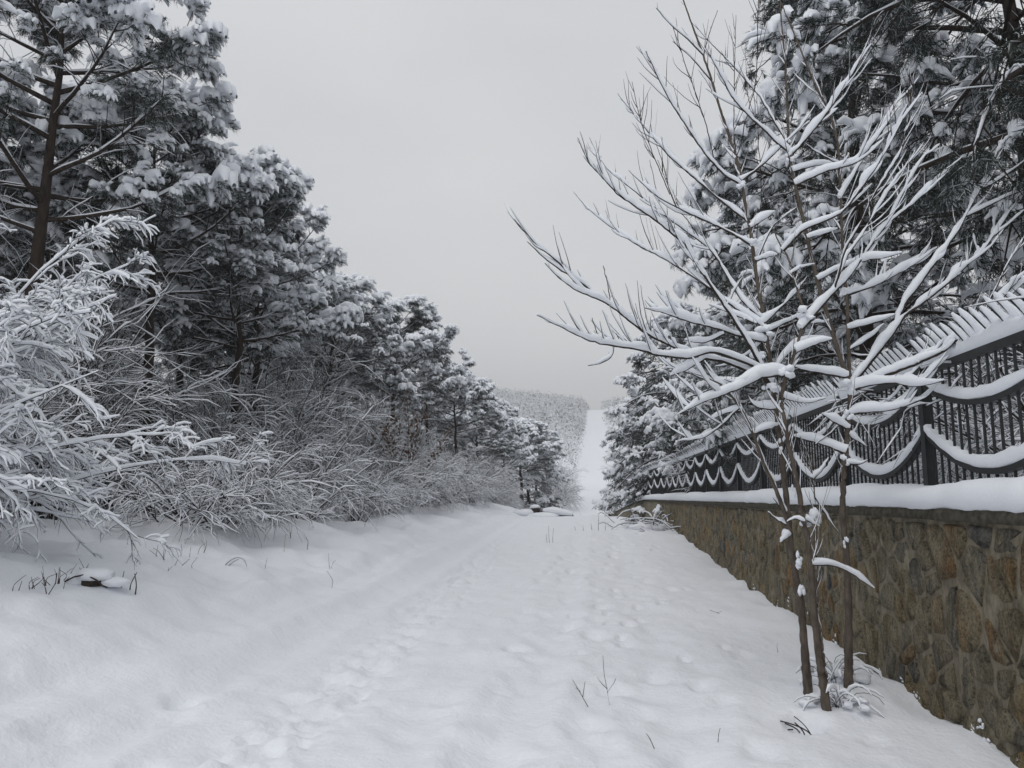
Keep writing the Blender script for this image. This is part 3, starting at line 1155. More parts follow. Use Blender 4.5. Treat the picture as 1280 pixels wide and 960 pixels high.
right = [
    (cedarC, 4.9, 8.3, 1.0, .3, "nearest dark cedar, its dusted boughs hanging into the upper right corner"),
    (cedarA, 6.6, 11.8, .95, 1.9, "big dark cedar behind the nearest one, close to the fence"),
    (cedarB, 5.3, 15.4, 1.05, 2.4, "tall dark conifer behind the young tree's crown, snow on its boughs"),
    (cedarA, 6.9, 19.5, .85, 3.8, "dark cedar standing back between the two conifers nearest the fence"),
    (cedarB, 5.0, 23.5, .82, 5.0, "conifer past the tall dark one, its left bough against the sky"),
    (spruce, 4.0, 40.0, 1.08, .8, "broad snowy spruce over the far end of the fence"),
    (spruce, 5.6, 31.0, .9, 3.0, "snowy spruce behind the farthest visible fence panels"),
    (spruce, 4.7, 62.0, (1.1, 1.1, 1.2), 4.2, "spruce standing closest to the far track past the wall's end"),
    (spruce, 5.3, 80.0, (1.2, 1.2, 1.3), 5.5, "farthest spruce on the right of the track below the hill"),
    (spruce, 4.4, 55.0, 1.0, 2.2, "paler spruce beyond the end of the stone wall"),
]
for p, x, y, s, rz, lab in right:
    place(p, used, (x, y, float(terrace_z(x, y) if y < 58 else ground_z(x, y)) - .1), rz, s, lab, "conifers behind the iron fence")
for p, x, y in ((spruce, 10, 26), (spruce, 5.0, 47), (spruce, 6.5, 37), (cedarA, 13.5, 16), (spruce, 9, 36), (cedarB, 14, 24), (cedarB, 9.5, 9.0), (cedarB, 6.8, 27.0)):
    place(p, used, (x, y, float(terrace_z(x, y)) - .1), rg.uniform(0, 6.28), rg.uniform(.8, .95), "dark conifer deep behind the fence, mostly hidden by nearer trees", "conifers deep behind the fence")

# ------------------------------------------------------------------ bushes
big = make_shrub("snowy_bush", "large white bush with arching snow laden twigs leaning over the bank", "bush", 21, 48, 3.45, .68, 17, 13, .0200, .95, .29, .055, .8, keep=.97, wig=1.9, dirx=0.0, tip=.75)
big.location = (-7.45, 6.5, float(ground_z(-7.45, 6.5)) - .05)
SH = [
    make_shrub("shrub", "x", "shrub", 31, 18, 2.3, .8, 8, 5, .0150, .6, .48, .26, 1.4, .85, wig=1.5),
    make_shrub("shrub", "x", "shrub", 32, 16, 2.7, .6, 8, 5, .0140, .4, .48, .26, 1.4, .8, wig=1.5),
    make_shrub("shrub", "x", "shrub", 33, 20, 1.8, 1.2, 8, 5, .0175, .9, .5, .28, 1.4, .88, wig=1.5),
    make_shrub("shrub", "x", "shrub", 34, 14, 3.2, .35, 7, 5, .0125, .2, .42, .26, 1.5, .72, wig=1.4),
]
LOW = "snowy thicket shrubs under the left pines"
for k in range(104):
    if k < 26:       # the front of the thicket along the bank
        y = 11.4 + k * 1.45 + rg.uniform(-.5, .5)
        x = -5.9 - rg.uniform(0, .9) + (0.5 if y > 26 else 0)
        p = SH[(2, 0, 2, 1)[k % 4]]
        s = rg.uniform(.68, .92)
        lab = "low shrub with snow lined twigs spilling over the left bank at the thicket's edge"
    else:
        y = 8.5 + ((k - 26) * .62) + rg.uniform(-.8, .8)
        x = -7.2 - rg.uniform(.2, 5.5)
        p = SH[(0, 3, 1, 3)[k % 4]]
        s = rg.uniform(.75, 1.05) if x > -9.3 else rg.uniform(1.15, 1.6)
        lab = "taller bare shrub with snow lined twigs among the left pine trunks"
    place(p, used, (x, y, float(ground_z(x, y)) - .03), rg.uniform(0, 6.28), (s, s, s * rg.uniform(.9, 1.1)), lab, LOW + (" front" if k < 26 else " back"))
for k in range(30):   # hedge-like growth behind the fence
    y = 4.6 + k * 1.1 + rg.uniform(-.4, .4)
    x = 3.95 + rg.uniform(0, 1.6)
    s = rg.uniform(.42, .62) if k % 3 else .8
    place(SH[k % 3], used, (x, y, float(terrace_z(x, y)) - .05), rg.uniform(0, 6.28), s, "snow dusted bare shrub growing just behind the iron fence", "shrubs behind the fence")
for k, (x, y, s) in enumerate(((-4.2, 62, 1.0), (-4.4, 68, 1.2), (-4.0, 76, 1.2), (-3.6, 84, 1.2), (-4.2, 92, 1.3), (4.0, 66, 1.1), (4.3, 74, 1.2), (4.2, 82, 1.3), (4.0, 92, 1.3), (4.6, 70, 1.6), (4.6, 86, 1.7), (-5.6, 80, 1.6), (-5.8, 96, 1.8))):
    place(SH[(2, 0, 1)[k % 3]], used, (x, y, float(ground_z(x, y)) - .05), rg.uniform(0, 6.28), s, "frosted shrub edging the far track beyond the crest", "shrubs edging the far track")

# brown leaved shrub in the thicket
rngl = np.random.default_rng(77)
bl = thing("leafy_shrub", "shrub still holding brown dead leaves against the left thicket", "shrub", (-6.05, 24.0, float(ground_z(-6.05, 24.0))))
P = grow(np.zeros((9, 3)), np.stack([rngl.normal(0, .2, 9), rngl.normal(0, .2, 9), np.ones(9)], -1), rngl.uniform(2.6, 3.7, 9), 8, .1, .06, rngl)
ac = Acc()
R = np.linspace(.016, .004, 8)[None] * np.ones((9, 1))
ac.add(*tubes(P, R, R, 0, 4))
st = ac.build("branches", TWIG, bl, kind="stuff")
s, d, _ = sprout(P, 60, .42, 1, 1.2, rngl)
ac = Acc()
c = s + d * .12
w = unit(np.cross(d, rngl.normal(0, 1, d.shape))) * .035
ac.add(np.stack([c - d * .06, c + w, c + d * .07, c - w], 1).reshape(-1, 3), np.arange(len(c) * 4).reshape(-1, 4))
ac.build("dead_leaves", DEAD_LEAF, bl, smooth=False, kind="stuff")

# ------------------------------------------------------------------ far wood on the hill
rngf = np.random.default_rng(9)
wood = Acc()
NT = 5200
ty = 112 + 400 * rngf.random(NT) ** .8
tx = np.where(rngf.random(NT) < .84, -2.9 - .9 * rngf.random(NT) - (rngf.random(NT) ** 1.25) * (12 + ty * .30), 3.2 + rngf.random(NT) * (9 + ty * .08))
tzv = ground_z(tx, ty)
hh = rngf.uniform(2.6, 6.6, NT) * (.8 + .4 * (vnoise(tx * .06, ty * .06, 2) + .5))
edge = np.clip(np.abs(tx) - 2.4, 0, 4) / 4
hh *= .45 + .55 * edge
NQ = 25
g = rngf.normal(0, 1, (NT, NQ, 3))
g = unit(g) * (rngf.random((NT, NQ, 1)) ** .5)
c = g * np.stack([hh * .36, hh * .36, hh * .48], -1)[:, None] + np.stack([tx, ty, tzv + hh * .52], -1)[:, None]
sz = (hh * .098)[:, None, None]
a1 = unit(rngf.normal(0, 1, (NT, NQ, 3))) * sz * rngf.uniform(.5, 1.3, (NT, NQ, 1))
a2 = unit(rngf.normal(0, 1, (NT, NQ, 3))) * sz * .5
tri = np.stack([c - a1 - a2 * .5, c + a1, c - a1 * .3 + a2], 2).reshape(NT * NQ, 3, 3)
wh = rngf.random(NT * NQ) < np.repeat(np.clip(.60 + .30 * rngf.random(NT) + .35 * fbm(tx * .05, ty * .025, 7, 2), .3, .97), NQ)  # share of frosted pieces, raised to replace some of the haze
for m, k in ((~wh, 0), (wh, 1)):
    v = tri[m].reshape(-1, 3)
    wood.add(v, tri_idx(len(v)), k)
tag(wood.build("far_wood", [FAR_TWIG, FAR_FROST], smooth=False, kind="stuff"), "frosted wood covering the distant hillside", "wood")

# ------------------------------------------------------------------ the young tree in front of the wall
BR = """
S 11 6.55 6.35 0 1012,885 1010,862 1002,765 989,687 985,640 976,556 968,499 962,445 954,396 946,349 939,292 929,241 923,207 912,172 897,127 888,94 879,69 862,22 854,0 846,-28
S 11 6.10 6.25 0 1037,912 1034,892 1017,765 1014,702 1005,652 999,616 987,562 980,519 976,499 983,467 995,439 1004,402 1004,383 995,357 985,320 974,305 967,286
S 11 6.60 6.50 0 1061,875 1061,852 1061,765 1058,687 1053,640 1055,590 1059,547 1062,509 1064,486 1047,437 1034,394 1021,349 1010,301 999,254 987,198 982,84 976,19 974,-26
S 6 6.62 6.75 0 1064,486 1062,475 1061,434 1059,377 1054,329 1051,254 1049,197 1047,175 1037,140 1020,110 1000,60 977,5 972,-12
S 5 6.35 6.6 1 1036,874 1022,760 1020,700 1019,620 1012,575 1000,545
S 7 6.50 6.0 2 987,660 972,616 954,579 941,541 927,511 905,482 890,475 860,464
B 6 -.7 3 968,482 950,470 905,452 870,446 849,437 816,422 787,402 767,385 750,375 716,361 690,340 681,329
B 4 -.2 2 760,380 741,365 719,348 692,322 670,307 643,274
B 3 -.1 2 719,348 696,335 677,320 659,302
B 6 -.9 3 966,480 943,458 909,445 886,439 862,449 821,444 799,437 765,432 735,426 705,411 671,394
B 3 -.2 2 765,432 767,445 754,454 735,457
B 5 .5 3 955,412 933,394 913,381 890,363 863,344 831,324 816,316 796,306 771,289 745,270 730,256 717,240
B 6 -.5 3 958,466 946,449 935,430 918,402 909,389 882,347 875,337 856,305 824,279 800,262 796,260 771,242 752,221 734,201 722,172
B 5 .7 3 955,400 931,381 909,347 894,318 875,301 846,281 827,266 805,249 782,230 760,213 745,190 737,172
B 5 .3 3 936,276 929,272 912,260 894,245 866,221 837,196 814,170 790,140 772,117
B 4 -.4 2 924,232 907,221 882,194 871,178 862,165 849,144 836,124 819,90 807,64
B 3 -.2 1 879,69 862,51 837,30 820,10
B 3 .2 1 890,101 875,84 862,69 841,52
B 2 .1 0 896,198 888,178 881,150 873,127 864,99 856,81 851,62 840,30
B 4 .5 2 985,182 980,172 963,144 950,120 939,109 920,86 905,71 886,51 865,28
B 4 -.4 3 986,190 969,178 956,163 935,144 916,124 901,94 882,60
B 2 .3 0 925,230 917,169 918,94 920,19
B 2 -.2 0 924,192 927,178 931,154 942,116 946,94 948,0 948,-20
B 2 .1 0 881,67 886,43 897,13
B 2 .4 0 955,300 952,250 950,198 947,178 946,112
B 5 .2 3 942,310 937,305 905,286 875,273 847,260 820,245 801,228 786,213
B 2 .1 0 837,264 824,256 818,225 812,200
B 2 -.1 0 846,262 837,240 829,205 820,180
B 2 .1 0 878,303 862,278 846,260 829,217 822,200
B 2 -.1 0 835,245 815,190 800,150 790,102
B 2 .1 0 817,316 806,290 799,266
B 2 .1 0 766,380 760,355 754,332
B 2 0 0 752,427 745,412 740,397
B 2 0 0 778,434 774,425 770,417
B 5 -.6 4 950,428 923,420 894,410 860,402 829,391 805,385
B 4 .4 3 945,408 917,393 886,381
B 6 -.5 5 983,467 944,473 925,479 916,480 905,474
B 4 -.4 4 950,475 926,486 888,499 860,512 846,519
B 4 .3 3 943,473 909,481 888,477 854,463 833,460
B 4 -.4 3 927,511 911,522 892,541 873,550 849,551
B 3 .2 3 927,513 912,515 900,519 885,526
B 9 -.5 4 1064,491 1096,474 1145,455 1179,440 1205,417 1227,401 1250,378 1269,354 1292,332
B 8 .4 4 1064,484 1087,455 1115,419 1130,395 1160,374 1190,350 1220,320 1246,291 1263,263 1284,228
B 7 .2 4 1119,404 1130,380 1149,357 1167,331 1186,306 1207,272 1220,246 1227,235 1242,203 1254,169
B 5 .2 3 1207,272 1239,256 1257,246 1284,236
B 4 .2 3 1227,237 1250,225 1284,198
B 3 -.2 1 1227,401 1237,376 1250,350 1262,326 1282,294
B 5 .6 4 1051,369 1077,363 1106,352 1134,335 1152,322 1171,310
B 5 -.5 4 1056,336 1085,325 1111,321 1128,316
B 6 .5 3 1004,413 1023,387 1042,366 1064,344 1090,304 1109,280 1145,252 1175,222 1203,196
B 3 .3 2 1109,280 1128,242 1145,212 1162,186
B 4 -.4 2 1040,366 1057,310 1074,284 1092,244 1111,216 1128,188 1137,140 1145,82
B 3 .3 2 1050,350 1059,319 1077,295 1104,250 1124,218 1139,199 1144,188
B 5 -.4 3 980,314 997,294 1006,286 1025,279 1040,273 1055,265 1077,235 1096,209 1115,170 1135,130
B 4 .4 3 1051,250 1068,218 1083,192 1107,152 1122,127 1132,110
B 5 .2 3 929,228 948,211 969,191 986,174 1012,152
B 5 -.3 3 988,196 1010,172 1035,140 1060,102 1075,77 1090,55
B 4 .4 4 992,215 1022,206 1042,205
B 5 -.2 3 995,230 1030,215 1070,205 1095,175 1122,135
B 3 .1 2 1049,207 1020,190 1007,180
B 4 .3 4 940,286 954,275 969,264
B 3 -.3 4 946,325 972,318
B 4 .2 2 946,322 965,282 995,260
B 4 .3 4 962,414 984,402 1004,394
B 4 -.3 3 957,405 980,381 997,364 1010,344
B 3 .3 4 1036,404 1014,404
B 5 -.3 4 1059,410 1077,408 1102,401 1119,393
B 5 -.2 5 1059,474 1029,467 1002,462 988,456
B 5 -.5 4 1064,490 1087,481 1119,478 1141,484 1171,479 1181,475
B 5 -.4 4 1062,518 1080,515 1111,514 1142,504 1157,497
B 5 .3 4 1056,566 1025,554 1004,549 991,545
B 4 -.2 4 1060,536 1036,524 1027,517
B 4 -.3 4 1058,580 1076,581 1085,575
B 3 .2 3 1060,545 1083,558
B 4 .3 4 972,510 950,511 939,504 935,494
B 4 .2 4 942,543 965,534 975,530
B 3 -.1 3 983,659 974,652 960,640
B 3 -.1 4 984,642 975,634 966,622
B 3 .1 2 1004,652 994,648 984,652
B 3 .1 4 1005,650 1014,654 1024,658
B 3 -.1 4 991,668 984,672 976,678
B 3 .1 3 1015,706 1036,705 1058,712 1067,718 1080,727 1092,735
B 2 .2 2 1018,620 1030,640 1040,656 1050,668
B 3 .1 3 1020,600 1028,588 1036,572
B 3 -.1 4 1000,440 1020,430 1040,424
B 2 .2 3 985,345 1000,335 1018,330
B 2 -.2 3 1010,300 1030,292 1047,286
B 3 .2 3 965,470 985,440 1010,425 1030,420
B 3 -.3 3 966,490 985,500 1010,505 1032,498
B 3 .3 3 930,400 945,372 962,352
B 2 .1 2 905,388 920,360 935,335
B 3 .2 3 1061,440 1085,425 1105,405
B 3 .1 3 1062,520 1040,540 1020,555
B 3 -.2 3 1150,456 1165,440 1182,428
B 3 .2 3 1022,352 1045,338 1075,326 1090,322
B 2 .1 2 960,420 940,440 915,455 895,458
B 3 .1 4 905,425 880,430 855,425
B 3 -.1 4 880,448 860,462 838,470
"""
PXM = 6.35 / FPX   # metres per pixel at the young tree
sap = thing("young_tree", "young bare tree with several stems, every branch loaded with snow, before the wall", "tree", (1.72, 6.35, float(ground_z(1.72, 6.35))))
sap_off = np.array(sap.location)
rsn = np.random.default_rng(15)
built = []         # pixel, depth of every branch already grown
SNOW_H = [0.0, .010, .018, .027, .036, .045]


def resample(P, n):
    d = np.concatenate([[0], np.cumsum(np.linalg.norm(np.diff(P, axis=0), axis=1))])
    t = np.linspace(0, d[-1], n)
    # smooth corners a little
    Q = np.stack([np.interp(t, d, P[:, k]) for k in range(P.shape[1])], -1)
    for _ in range(2):
        Q[1:-1] = .25 * Q[:-2] + .5 * Q[1:-1] + .25 * Q[2:]
    return Q


for line in BR.strip().splitlines():
    tk = line.split()
    kind, rad_mm = tk[0], float(tk[1])
    pts = np.array([[float(q) for q in w.split(',')] for w in (tk[5:] if kind == 'S' else tk[4:])])
    lp = np.concatenate([[0], np.cumsum(np.linalg.norm(np.diff(pts, axis=0), axis=1))])
    if kind == 'S':
        y0, y1, lvl = float(tk[2]), float(tk[3]), int(tk[4])
        dep = y0 + (y1 - y0) * lp / lp[-1]
    else:
        bend, lvl = float(tk[2]), int(tk[3])
        B_ = np.concatenate(built)
        k = np.argmin(np.hypot(B_[:, 0] - pts[0, 0], B_[:, 1] - pts[0, 1]))
        pts[0] = .3 * pts[0] + .7 * B_[k, :2]
        dep = B_[k, 2] + bend * np.clip(lp[-1] * PXM, .2, 1.6) * (lp / lp[-1]) ** .9
    P = np.array([at(px, py, y) for (px, py), y in zip(pts, dep)])
    n = max(10, int(lp[-1] / 6))
    Q = resample(np.column_stack([P, dep, pts]), n)
    built.append(np.column_stack([Q[:, 4:6], Q[:, 3]]))
    Q = Q[:, :3] - sap_off
    Q[1:-1] += rsn.normal(0, .0016, (n - 2, 3))
    r0 = rad_mm * .0027 if kind == 'S' else rad_mm * .0017 + .0012
    r1 = .0042 if kind == 'S' and lvl == 0 else .0022
    tt = np.linspace(0, 1, n)
    R = (r0 * (1 - tt) ** .8 + r1 * (1 - (1 - tt) ** .8))[None]
    if kind == 'S' and rad_mm > 8:
        R = R * (1 + .3 * np.clip(1 - tt * 5, 0, 1))[None]
    R = R * (1 + rsn.normal(0, .06, (1, n)))
    ac = Acc()
    ac.add(*tubes(Q[None], R, R, 0, 7 if kind == 'S' else 5))
    # buds and spurs
    m = max(2, n // 7)
    s, d, _ = sprout(Q[None], m, .15, .98, .8, rsn)
    d[:, 2] = np.abs(d[:, 2])
    SP = grow(s, d, rsn.uniform(.015, .07, len(s)), 3, 0, .05, rsn, lift=.4)
    ac.add(*tubes(SP, np.array([[.0018, .0015, .0008]]), np.array([[.0018, .0015, .0008]]), 0, 3))
    side = []
    if lp[-1] > 90:
        ms = int(lp[-1] / 15)
        s, d, u_ = sprout(Q[None], ms, .30, .93, .62, rsn)
        d[:, 2] = np.abs(d[:, 2]) * .8 + .15
        side = grow(s, d, rsn.uniform(.10, .55, len(s)) * (1.15 - .6 * u_), 6, 0, .07, rsn, lift=.5)
        RS = np.linspace(.0036, .0012, 6)[None] * np.ones((len(side), 1))
        ac.add(*tubes(side, RS, RS, 0, 4))
    br = ac.build("stem" if kind == 'S' else "branch", YOUNG if kind == 'S' else TWIG, sap)
    h = SNOW_H[lvl]
    T = unit(np.gradient(Q, axis=0))
    flat = np.sqrt(np.clip(1 - T[:, 2] ** 2, 0, 1))
    if kind == 'S' and lvl == 0:
        # only a little sticks to the upright stems and their side twigs
        if len(side):
            a_ = Acc()
            snow_on(a_, side, np.full((len(side), 6), .002), .014, rsn, 6)
            a_.build("snow_load", SNOW, br)
        continue
    cov = np.clip((flat - .30) / .38, .10, 1)
    gapn = vnoise(np.arange(n) * .30 + rsn.uniform(0, 99), np.zeros(n), 3) + .5
    cov = cov * np.where(flat < .86, np.clip((gapn - .22) / .2, .12, 1), 1)
    lump = np.clip(1 + 1.0 * fbm(np.arange(n) * .26 + rsn.uniform(0, 99), np.zeros(n), 5, 3), .35, 1.9)
    env = np.clip((1 - tt) / .28, .08, 1) ** .7 * (1 + .35 * np.exp(-(tt / .10) ** 2))
    env[0] *= .7
    hh_ = (h * cov * lump * env + .0015)[None]
    if h == 0:
        continue
    ww = (hh_ * .58 + .006 * cov[None])
    nsd = 9
    hh_ = hh_ * .9 * np.clip(.62 + lp[-1] / 320, .62, 1)
    for _k in range(2):
        hh_[0, 1:-1] = .25 * hh_[0, :-2] + .5 * hh_[0, 1:-1] + .25 * hh_[0, 2:]
    # rounded loaf lying on the twig
    a_ = Acc()
    v, q = tubes(Q[None], ww, hh_, hh_ * .92 + R * .55, nsd)
    v = v + rsn.normal(0, .0012, v.shape)
    a_.add(v, q)
    if len(side):
        snow_on(a_, side, np.full((len(side), 6), .002), .55 * h, rsn, 6)
    for b0 in (0, (n - 1) * nsd):
        cc = v[b0:b0 + nsd].mean(0)
        a_.add(np.vstack([v[b0:b0 + nsd], cc]), [(i, (i + 1) % nsd, nsd) for i in range(nsd)])
    a_.build("snow_load", SNOW, br, kind="stuff")
# snow lodged in the crotches and stuck to the stems
crotch = [(983, 467, 6.15, .075, .07), (1064, 482, 6.55, .07, .07), (957, 412, 6.42, .075, .05), (1004, 390, 6.2, .06, .05), (966, 484, 6.4, .07, .05), (940, 300, 6.35, .045, .05),
          (990, 198, 6.5, .045, .05), (925, 232, 6.35, .04, .04), (943, 445, 6.4, .06, .05), (1000, 700, 6.32, .03, .06), (1003, 738, 6.32, .03, .07), (1008, 655, 6.2, .05, .05),
          (1057, 575, 6.55, .03, .05), (1062, 520, 6.55, .035, .05), (975, 560, 6.4, .02, .05), (992, 612, 6.3, .02, .06), (1056, 676, 6.55, .02, .05), (1018, 640, 6.4, .05, .09)]
for px, py, y, w, h in crotch:
    ac = Acc()
    p = at(px, py, y) - sap_off
    for _k in range(6):
        blob(ac, p + rsn.normal(0, .38, 3) * np.array([w, w, h]), np.array([w * .6, w * .5, h * .5]) * rsn.uniform(.5, 1.0), rsn, .16)
    ac.build("snow_clump", SNOW, sap)
# weeds bowed under snow round the foot of the tree
for k, (px, py, y, lab) in enumerate(((1046, 872, 6.2, "snow bowed weed clump at the foot of the young tree"), (1040, 800, 6.75, "snow covered weed arching against the wall behind the young tree"))):
    base = at(px, py, y)
    base[2] = float(ground_z(base[0], base[1]) + snow_detail(np.array([base[0]]), np.array([base[1]]))[0]) - .01
    w_ = thing("weed", lab, "weed", base)
    nn = 26
    P = grow(rsn.normal(0, .05, (nn, 3)) * [1, 1, .2], np.stack([rsn.normal(0, .5, nn), rsn.normal(0, .4, nn), np.ones(nn)], -1), rsn.uniform(.15, .42, nn), 8, 2.2, .12, rsn)
    P[..., 2] = np.maximum(P[..., 2], -.12)
    ac, sn = Acc(), Acc()
    R = np.full((nn, 8), .0025)
    ac.add(*tubes(P, R, R, 0, 3))
    snow_on(sn, P, R, .014, rsn, 6, keep=.7)
    for _k in range(12):
        blob(sn, rsn.normal(0, 1, 3) * [.12, .10, .03] + [0, 0, .03], rsn.uniform(.02, .06, 3) * [1.3, 1.2, .8], rsn, .20)
    b_ = ac.build("stalks", TWIG, w_, kind="stuff")
    sn.build("snow_load", SNOW, b_, kind="stuff")

# ------------------------------------------------------------------ twigs, log and brush on the snow


def hit(px, py):
    """where the line of sight of a pixel meets the snow"""
    lo, hi = 2.0, 60.0
    for y in np.linspace(2.5, 45, 900):
        p = at(px, py, y)
        if p[2] <= float(ground_z(p[0], y)):
            return np.array([p[0], y, float(ground_z(p[0], y))])
    return at(px, py, 33)


def twig(name, label, px, py, lines, rad=.0035, snow=.0, cat="twig"):
    """lines: pixel polylines relative to the foot (x right, y up)"""
    b = hit(px, py)
    o = thing(name, label, cat, b)
    sc = b[1] / FPX
    acc_, sn = Acc(), Acc()
    for ln in lines:
        P = np.array([[x * sc, rsn.uniform(-.04, .04), z * sc] for x, z in ln])
        P = resample(P, max(6, len(P) * 3))[None]
        R = np.linspace(rad, rad * .5, P.shape[1])[None]
        acc_.add(*tubes(P, R, R, 0, 4))
        if snow:
            snow_on(sn, P, R, snow, rsn, 5)
    t = acc_.build("stalk", TWIG, o)
    if snow:
        sn.build("snow_load", SNOW, t, kind="stuff")
    return o


twig("twig", "small forked twig poking from the snow, left one of two near the track's middle", 735, 880, [[(0, -4), (-8, 12), (-18, 28)], [(-6, 8), (-4, 20), (-3, 26)], [(-9, 14), (-12, 16), (-14, 18)]], .003)
twig("twig", "taller forked twig holding a snow flake, right one of two near the track's middle", 762, 878, [[(0, -4), (-3, 14), (-6, 30), (-7, 52)], [(-2, 12), (6, 20), (8, 26)], [(-2, 12), (-10, 20), (-14, 26)]], .003, .006)
twig("twig", "short bare stick lying slanted in the snow near the bottom edge", 818, 936, [[(0, -2), (-5, 9), (-9, 15)]], .0035)
twig("twig", "tiny twig sticking up left of the young tree's foot", 897, 925, [[(0, -3), (1, 6), (3, 13)]], .0025)
twig("twig", "tiny upright twig in the snow by the middle of the wall", 972, 815, [[(0, -2), (0, 6), (1, 10)]], .0025)
twig("twig", "flat twig lying on the snow beside the wall's mid length", 900, 768, [[(-12, 5), (-4, 2), (8, -1)], [(-4, 2), (2, 4)]], .0025)
twig("dry_stalk", "three dry grass stalks upright in the snow before the crest", 687, 678, [[(0, -3), (-1, 10), (-1, 20)], [(4, -3), (4, 8), (5, 17)], [(-3, -2), (-4, 10)]], .006, cat="grass stalk")
twig("dry_stalk", "pair of leaning dry stalks on the left bank below the bush", 152, 742, [[(0, -3), (1, 12), (2, 28)], [(8, -3), (12, 12), (17, 26)], [(20, -3), (18, 10), (16, 25)]], .007, cat="grass stalk")
twig("dry_stalk", "bent over grass stems arching above the snow on the left bank", 276, 712, [[(0, -3), (8, 8), (20, 16), (30, 14), (34, 4), (35, -4)], [(3, -3), (12, 7), (22, 13)]], .005, .010, cat="grass stalk")
twig("dry_stalk", "thin upright weed on the bank left of the arching grass", 203, 705, [[(0, -3), (2, 16), (3, 34)], [(1, 4), (-8, 16), (-12, 20)], [(18, -3), (20, 8), (18, 20)], [(28, -2), (36, 6)]], .004, cat="grass stalk")
twig("dry_stalk", "dark leaning stalks under the white bush at the left edge", 62, 740, [[(-30, 0), (-20, 10), (-10, 18)], [(0, -2), (-6, 8), (-10, 12)], [(3, -3), (5, 12), (6, 24)]], .005, cat="grass stalk")
twig("dry_stalk", "tiny stalk alone in the snow right of the arching grass", 332, 734, [[(0, -3), (0, 5), (1, 9)]], .003, cat="grass stalk")
twig("dry_stalk", "scatter of dry weeds standing by the brush at the crest", 748, 662, [[(0, -2), (0, 8), (1, 18)], [(-8, -2), (-9, 8)], [(-18, -2), (-19, 5)], [(8, -2), (9, 7)], [(-28, -1), (-29, 4)]], .008, cat="grass stalk")

b0 = np.array([1.44, 5.86, float(ground_z(1.44, 5.86)) - .12])
o = thing("bent_twig", "dark bent twigs in the round hollow at the young tree's foot", "twig", b0)
for _ in range(5):
    e0, e1 = rsn.normal(0, .07, 2), rsn.normal(0, .10, 2)
    P = np.array([[e0[0], e0[1], -.02], [e0[0] * .6, e0[1] * .6, .07], [(e0 + e1)[0] * .5, (e0 + e1)[1] * .5, .12], [e1[0], e1[1], .14]])
    ac = Acc()
    ac.add(*tubes(resample(P, 8)[None], np.full((1, 8), .0045), np.full((1, 8), .0045), 0, 4))
    ac.build("stalk", TWIG, o)
rgk = random.Random(31)
for k in range(26):
    px_, py_ = rgk.uniform(15, 430), rgk.uniform(668, 735)
    py_ = max(py_, 742 - px_ * .2)
    twig("dry_stalk", "thin dry stalk poking from the snow of the left bank", px_, py_, [[(0, -3), (rgk.uniform(-4, 4), rgk.uniform(5, 10)), (rgk.uniform(-9, 9), rgk.uniform(10, 24))] for _ in range(rgk.randint(1, 3))], .0035, cat="grass stalk")["group"] = "dry stalks on the left bank"
# snow capped stone half buried on the left bank
p = hit(112, 735)
o = thing("half_buried_stump", "dark stump half buried in snow with bent twigs on the left bank", "stump", p)
ac = Acc()
blob(ac, (0.02, .0, .05), (.10, .08, .09), rsn, .15)
st = ac.build("stump", TWIG, o)
ac = Acc()
blob(ac, (.03, .02, .12), (.20, .14, .07), rsn, .08)
blob(ac, (-.16, .04, .06), (.16, .12, .06), rsn, .08)
blob(ac, (.24, .04, .05), (.14, .11, .05), rsn, .08)
ac.build("snow_cap", SNOW, o)
ac = Acc()
P = np.array([[[-.28, -.1, 0], [-.2, -.1, .06], [-.1, -.1, .11], [0, -.1, .13]], [[.05, -.1, .12], [.14, -.1, .08], [.2, -.12, .04], [.26, -.12, .02]]])
ac.add(*tubes(P, np.full((2, 4), .008), np.full((2, 4), .008), 0, 5))
ac.build("twig", TWIG, o)

# fallen log and stump at the crest
p = at(688, 640, 33.0)
p[2] = float(ground_z(p[0], 33.0))
p[2] -= .10
o = thing("fallen_log", "short fallen log under a roll of snow at the crest, left of the track", "log", p)
ac = Acc()
v, q = tubes(np.array([[[-.25, 0, .22], [.3, -.05, .18], [.9, -.1, .10], [1.0, -.1, .10]]]), np.array([[.13, .13, .12, .01]]), np.array([[.13, .13, .12, .01]]), 0, 9)
ac.add(v, q)
ac.build("log", BARK, o)
ac = Acc()
v, q = tubes(np.array([[[-.3, -.05, .34], [.1, -.10, .34], [.5, -.15, .28], [.95, -.18, .2]]]), np.array([[.12, .26, .24, .10]]), np.array([[.09, .17, .15, .09]]), 0, 8)
ac.add(v, q)
ac.build("snow_cap", SNOW, o)
p = at(669, 640, 33.0)
p[2] = float(ground_z(p[0], 33.0))
o = thing("tree_stump", "dark cut stump under a cap of snow beside the fallen log", "stump", p)
ac = Acc()
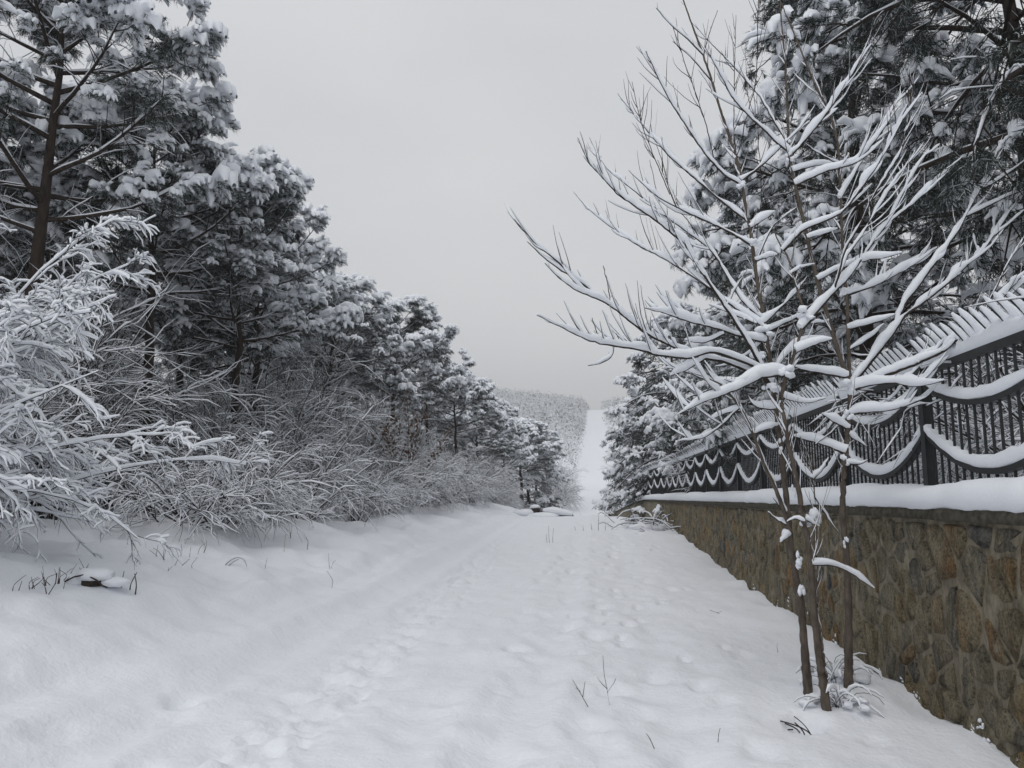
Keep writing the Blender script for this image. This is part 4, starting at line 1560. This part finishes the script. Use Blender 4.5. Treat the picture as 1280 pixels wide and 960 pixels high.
v, q = tubes(np.array([[[0, 0, -.1], [0, 0, .2], [0, 0, .32], [0, 0, .33]]]), np.array([[.22, .2, .19, .01]]), np.array([[.22, .2, .19, .01]]), 0, 9)
ac.add(v, q)
ac.build("stump", BARK, o)
ac = Acc()
blob(ac, (0, .02, .38), (.24, .22, .10), rsn, .07)
blob(ac, (-.45, -.1, .10), (.5, .3, .20), rsn, .07)
blob(ac, (.35, -.35, .0), (.7, .22, .17), rsn, .07)
ac.build("snow_cap", SNOW, o)

# brush heap under snow against the far end of the wall
px0 = at(800, 662, 26.5)
o = thing("brush_heap", "heap of cut branches buried in snow against the wall near the crest", "brush heap", (1.75, 26.5, float(ground_z(1.75, 26.5))))
nn = 70
s = np.stack([rsn.normal(0, .45, nn), rsn.normal(0, .7, nn), rsn.uniform(0, .35, nn)], -1)
P = grow(s, np.stack([rsn.normal(0, 1, nn), rsn.normal(0, 1, nn), rsn.uniform(-.1, .5, nn)], -1), rsn.uniform(.4, 1.3, nn), 6, 1.0, .12, rsn)
P[..., 2] = np.maximum(P[..., 2], -.05)
ac, sn = Acc(), Acc()
R = np.linspace(.016, .006, 6)[None] * np.ones((nn, 1))
ac.add(*tubes(P, R, R, 0, 4))
snow_on(sn, P, R, .028, rsn, 6)
for _ in range(14):
    blob(sn, (rsn.normal(0, .4), rsn.normal(0, .5), .06), (rsn.uniform(.15, .35), rsn.uniform(.15, .35), rsn.uniform(.08, .16)), rsn, .05)
b_ = ac.build("branches", TWIG, o, kind="stuff")
sn.build("snow_load", SNOW, b_, kind="stuff")

# ------------------------------------------------------------------ haze in the winter air
m = bpy.data.materials.new("haze")
m.use_nodes = True
nt = m.node_tree
nt.nodes.clear()
out = nt.nodes.new("ShaderNodeOutputMaterial")
pv = nt.nodes.new("ShaderNodeVolumePrincipled")
pv.inputs["Color"].default_value = (1.0, 1.0, 1.0, 1)
pv.inputs["Density"].default_value = 0.0012
nt.links.new(pv.outputs[0], out.inputs["Volume"])
ac = Acc()
box(ac, (-260, -60, -5), (160, 720, 92))
ac.build("haze", m, smooth=False, kind="stuff")
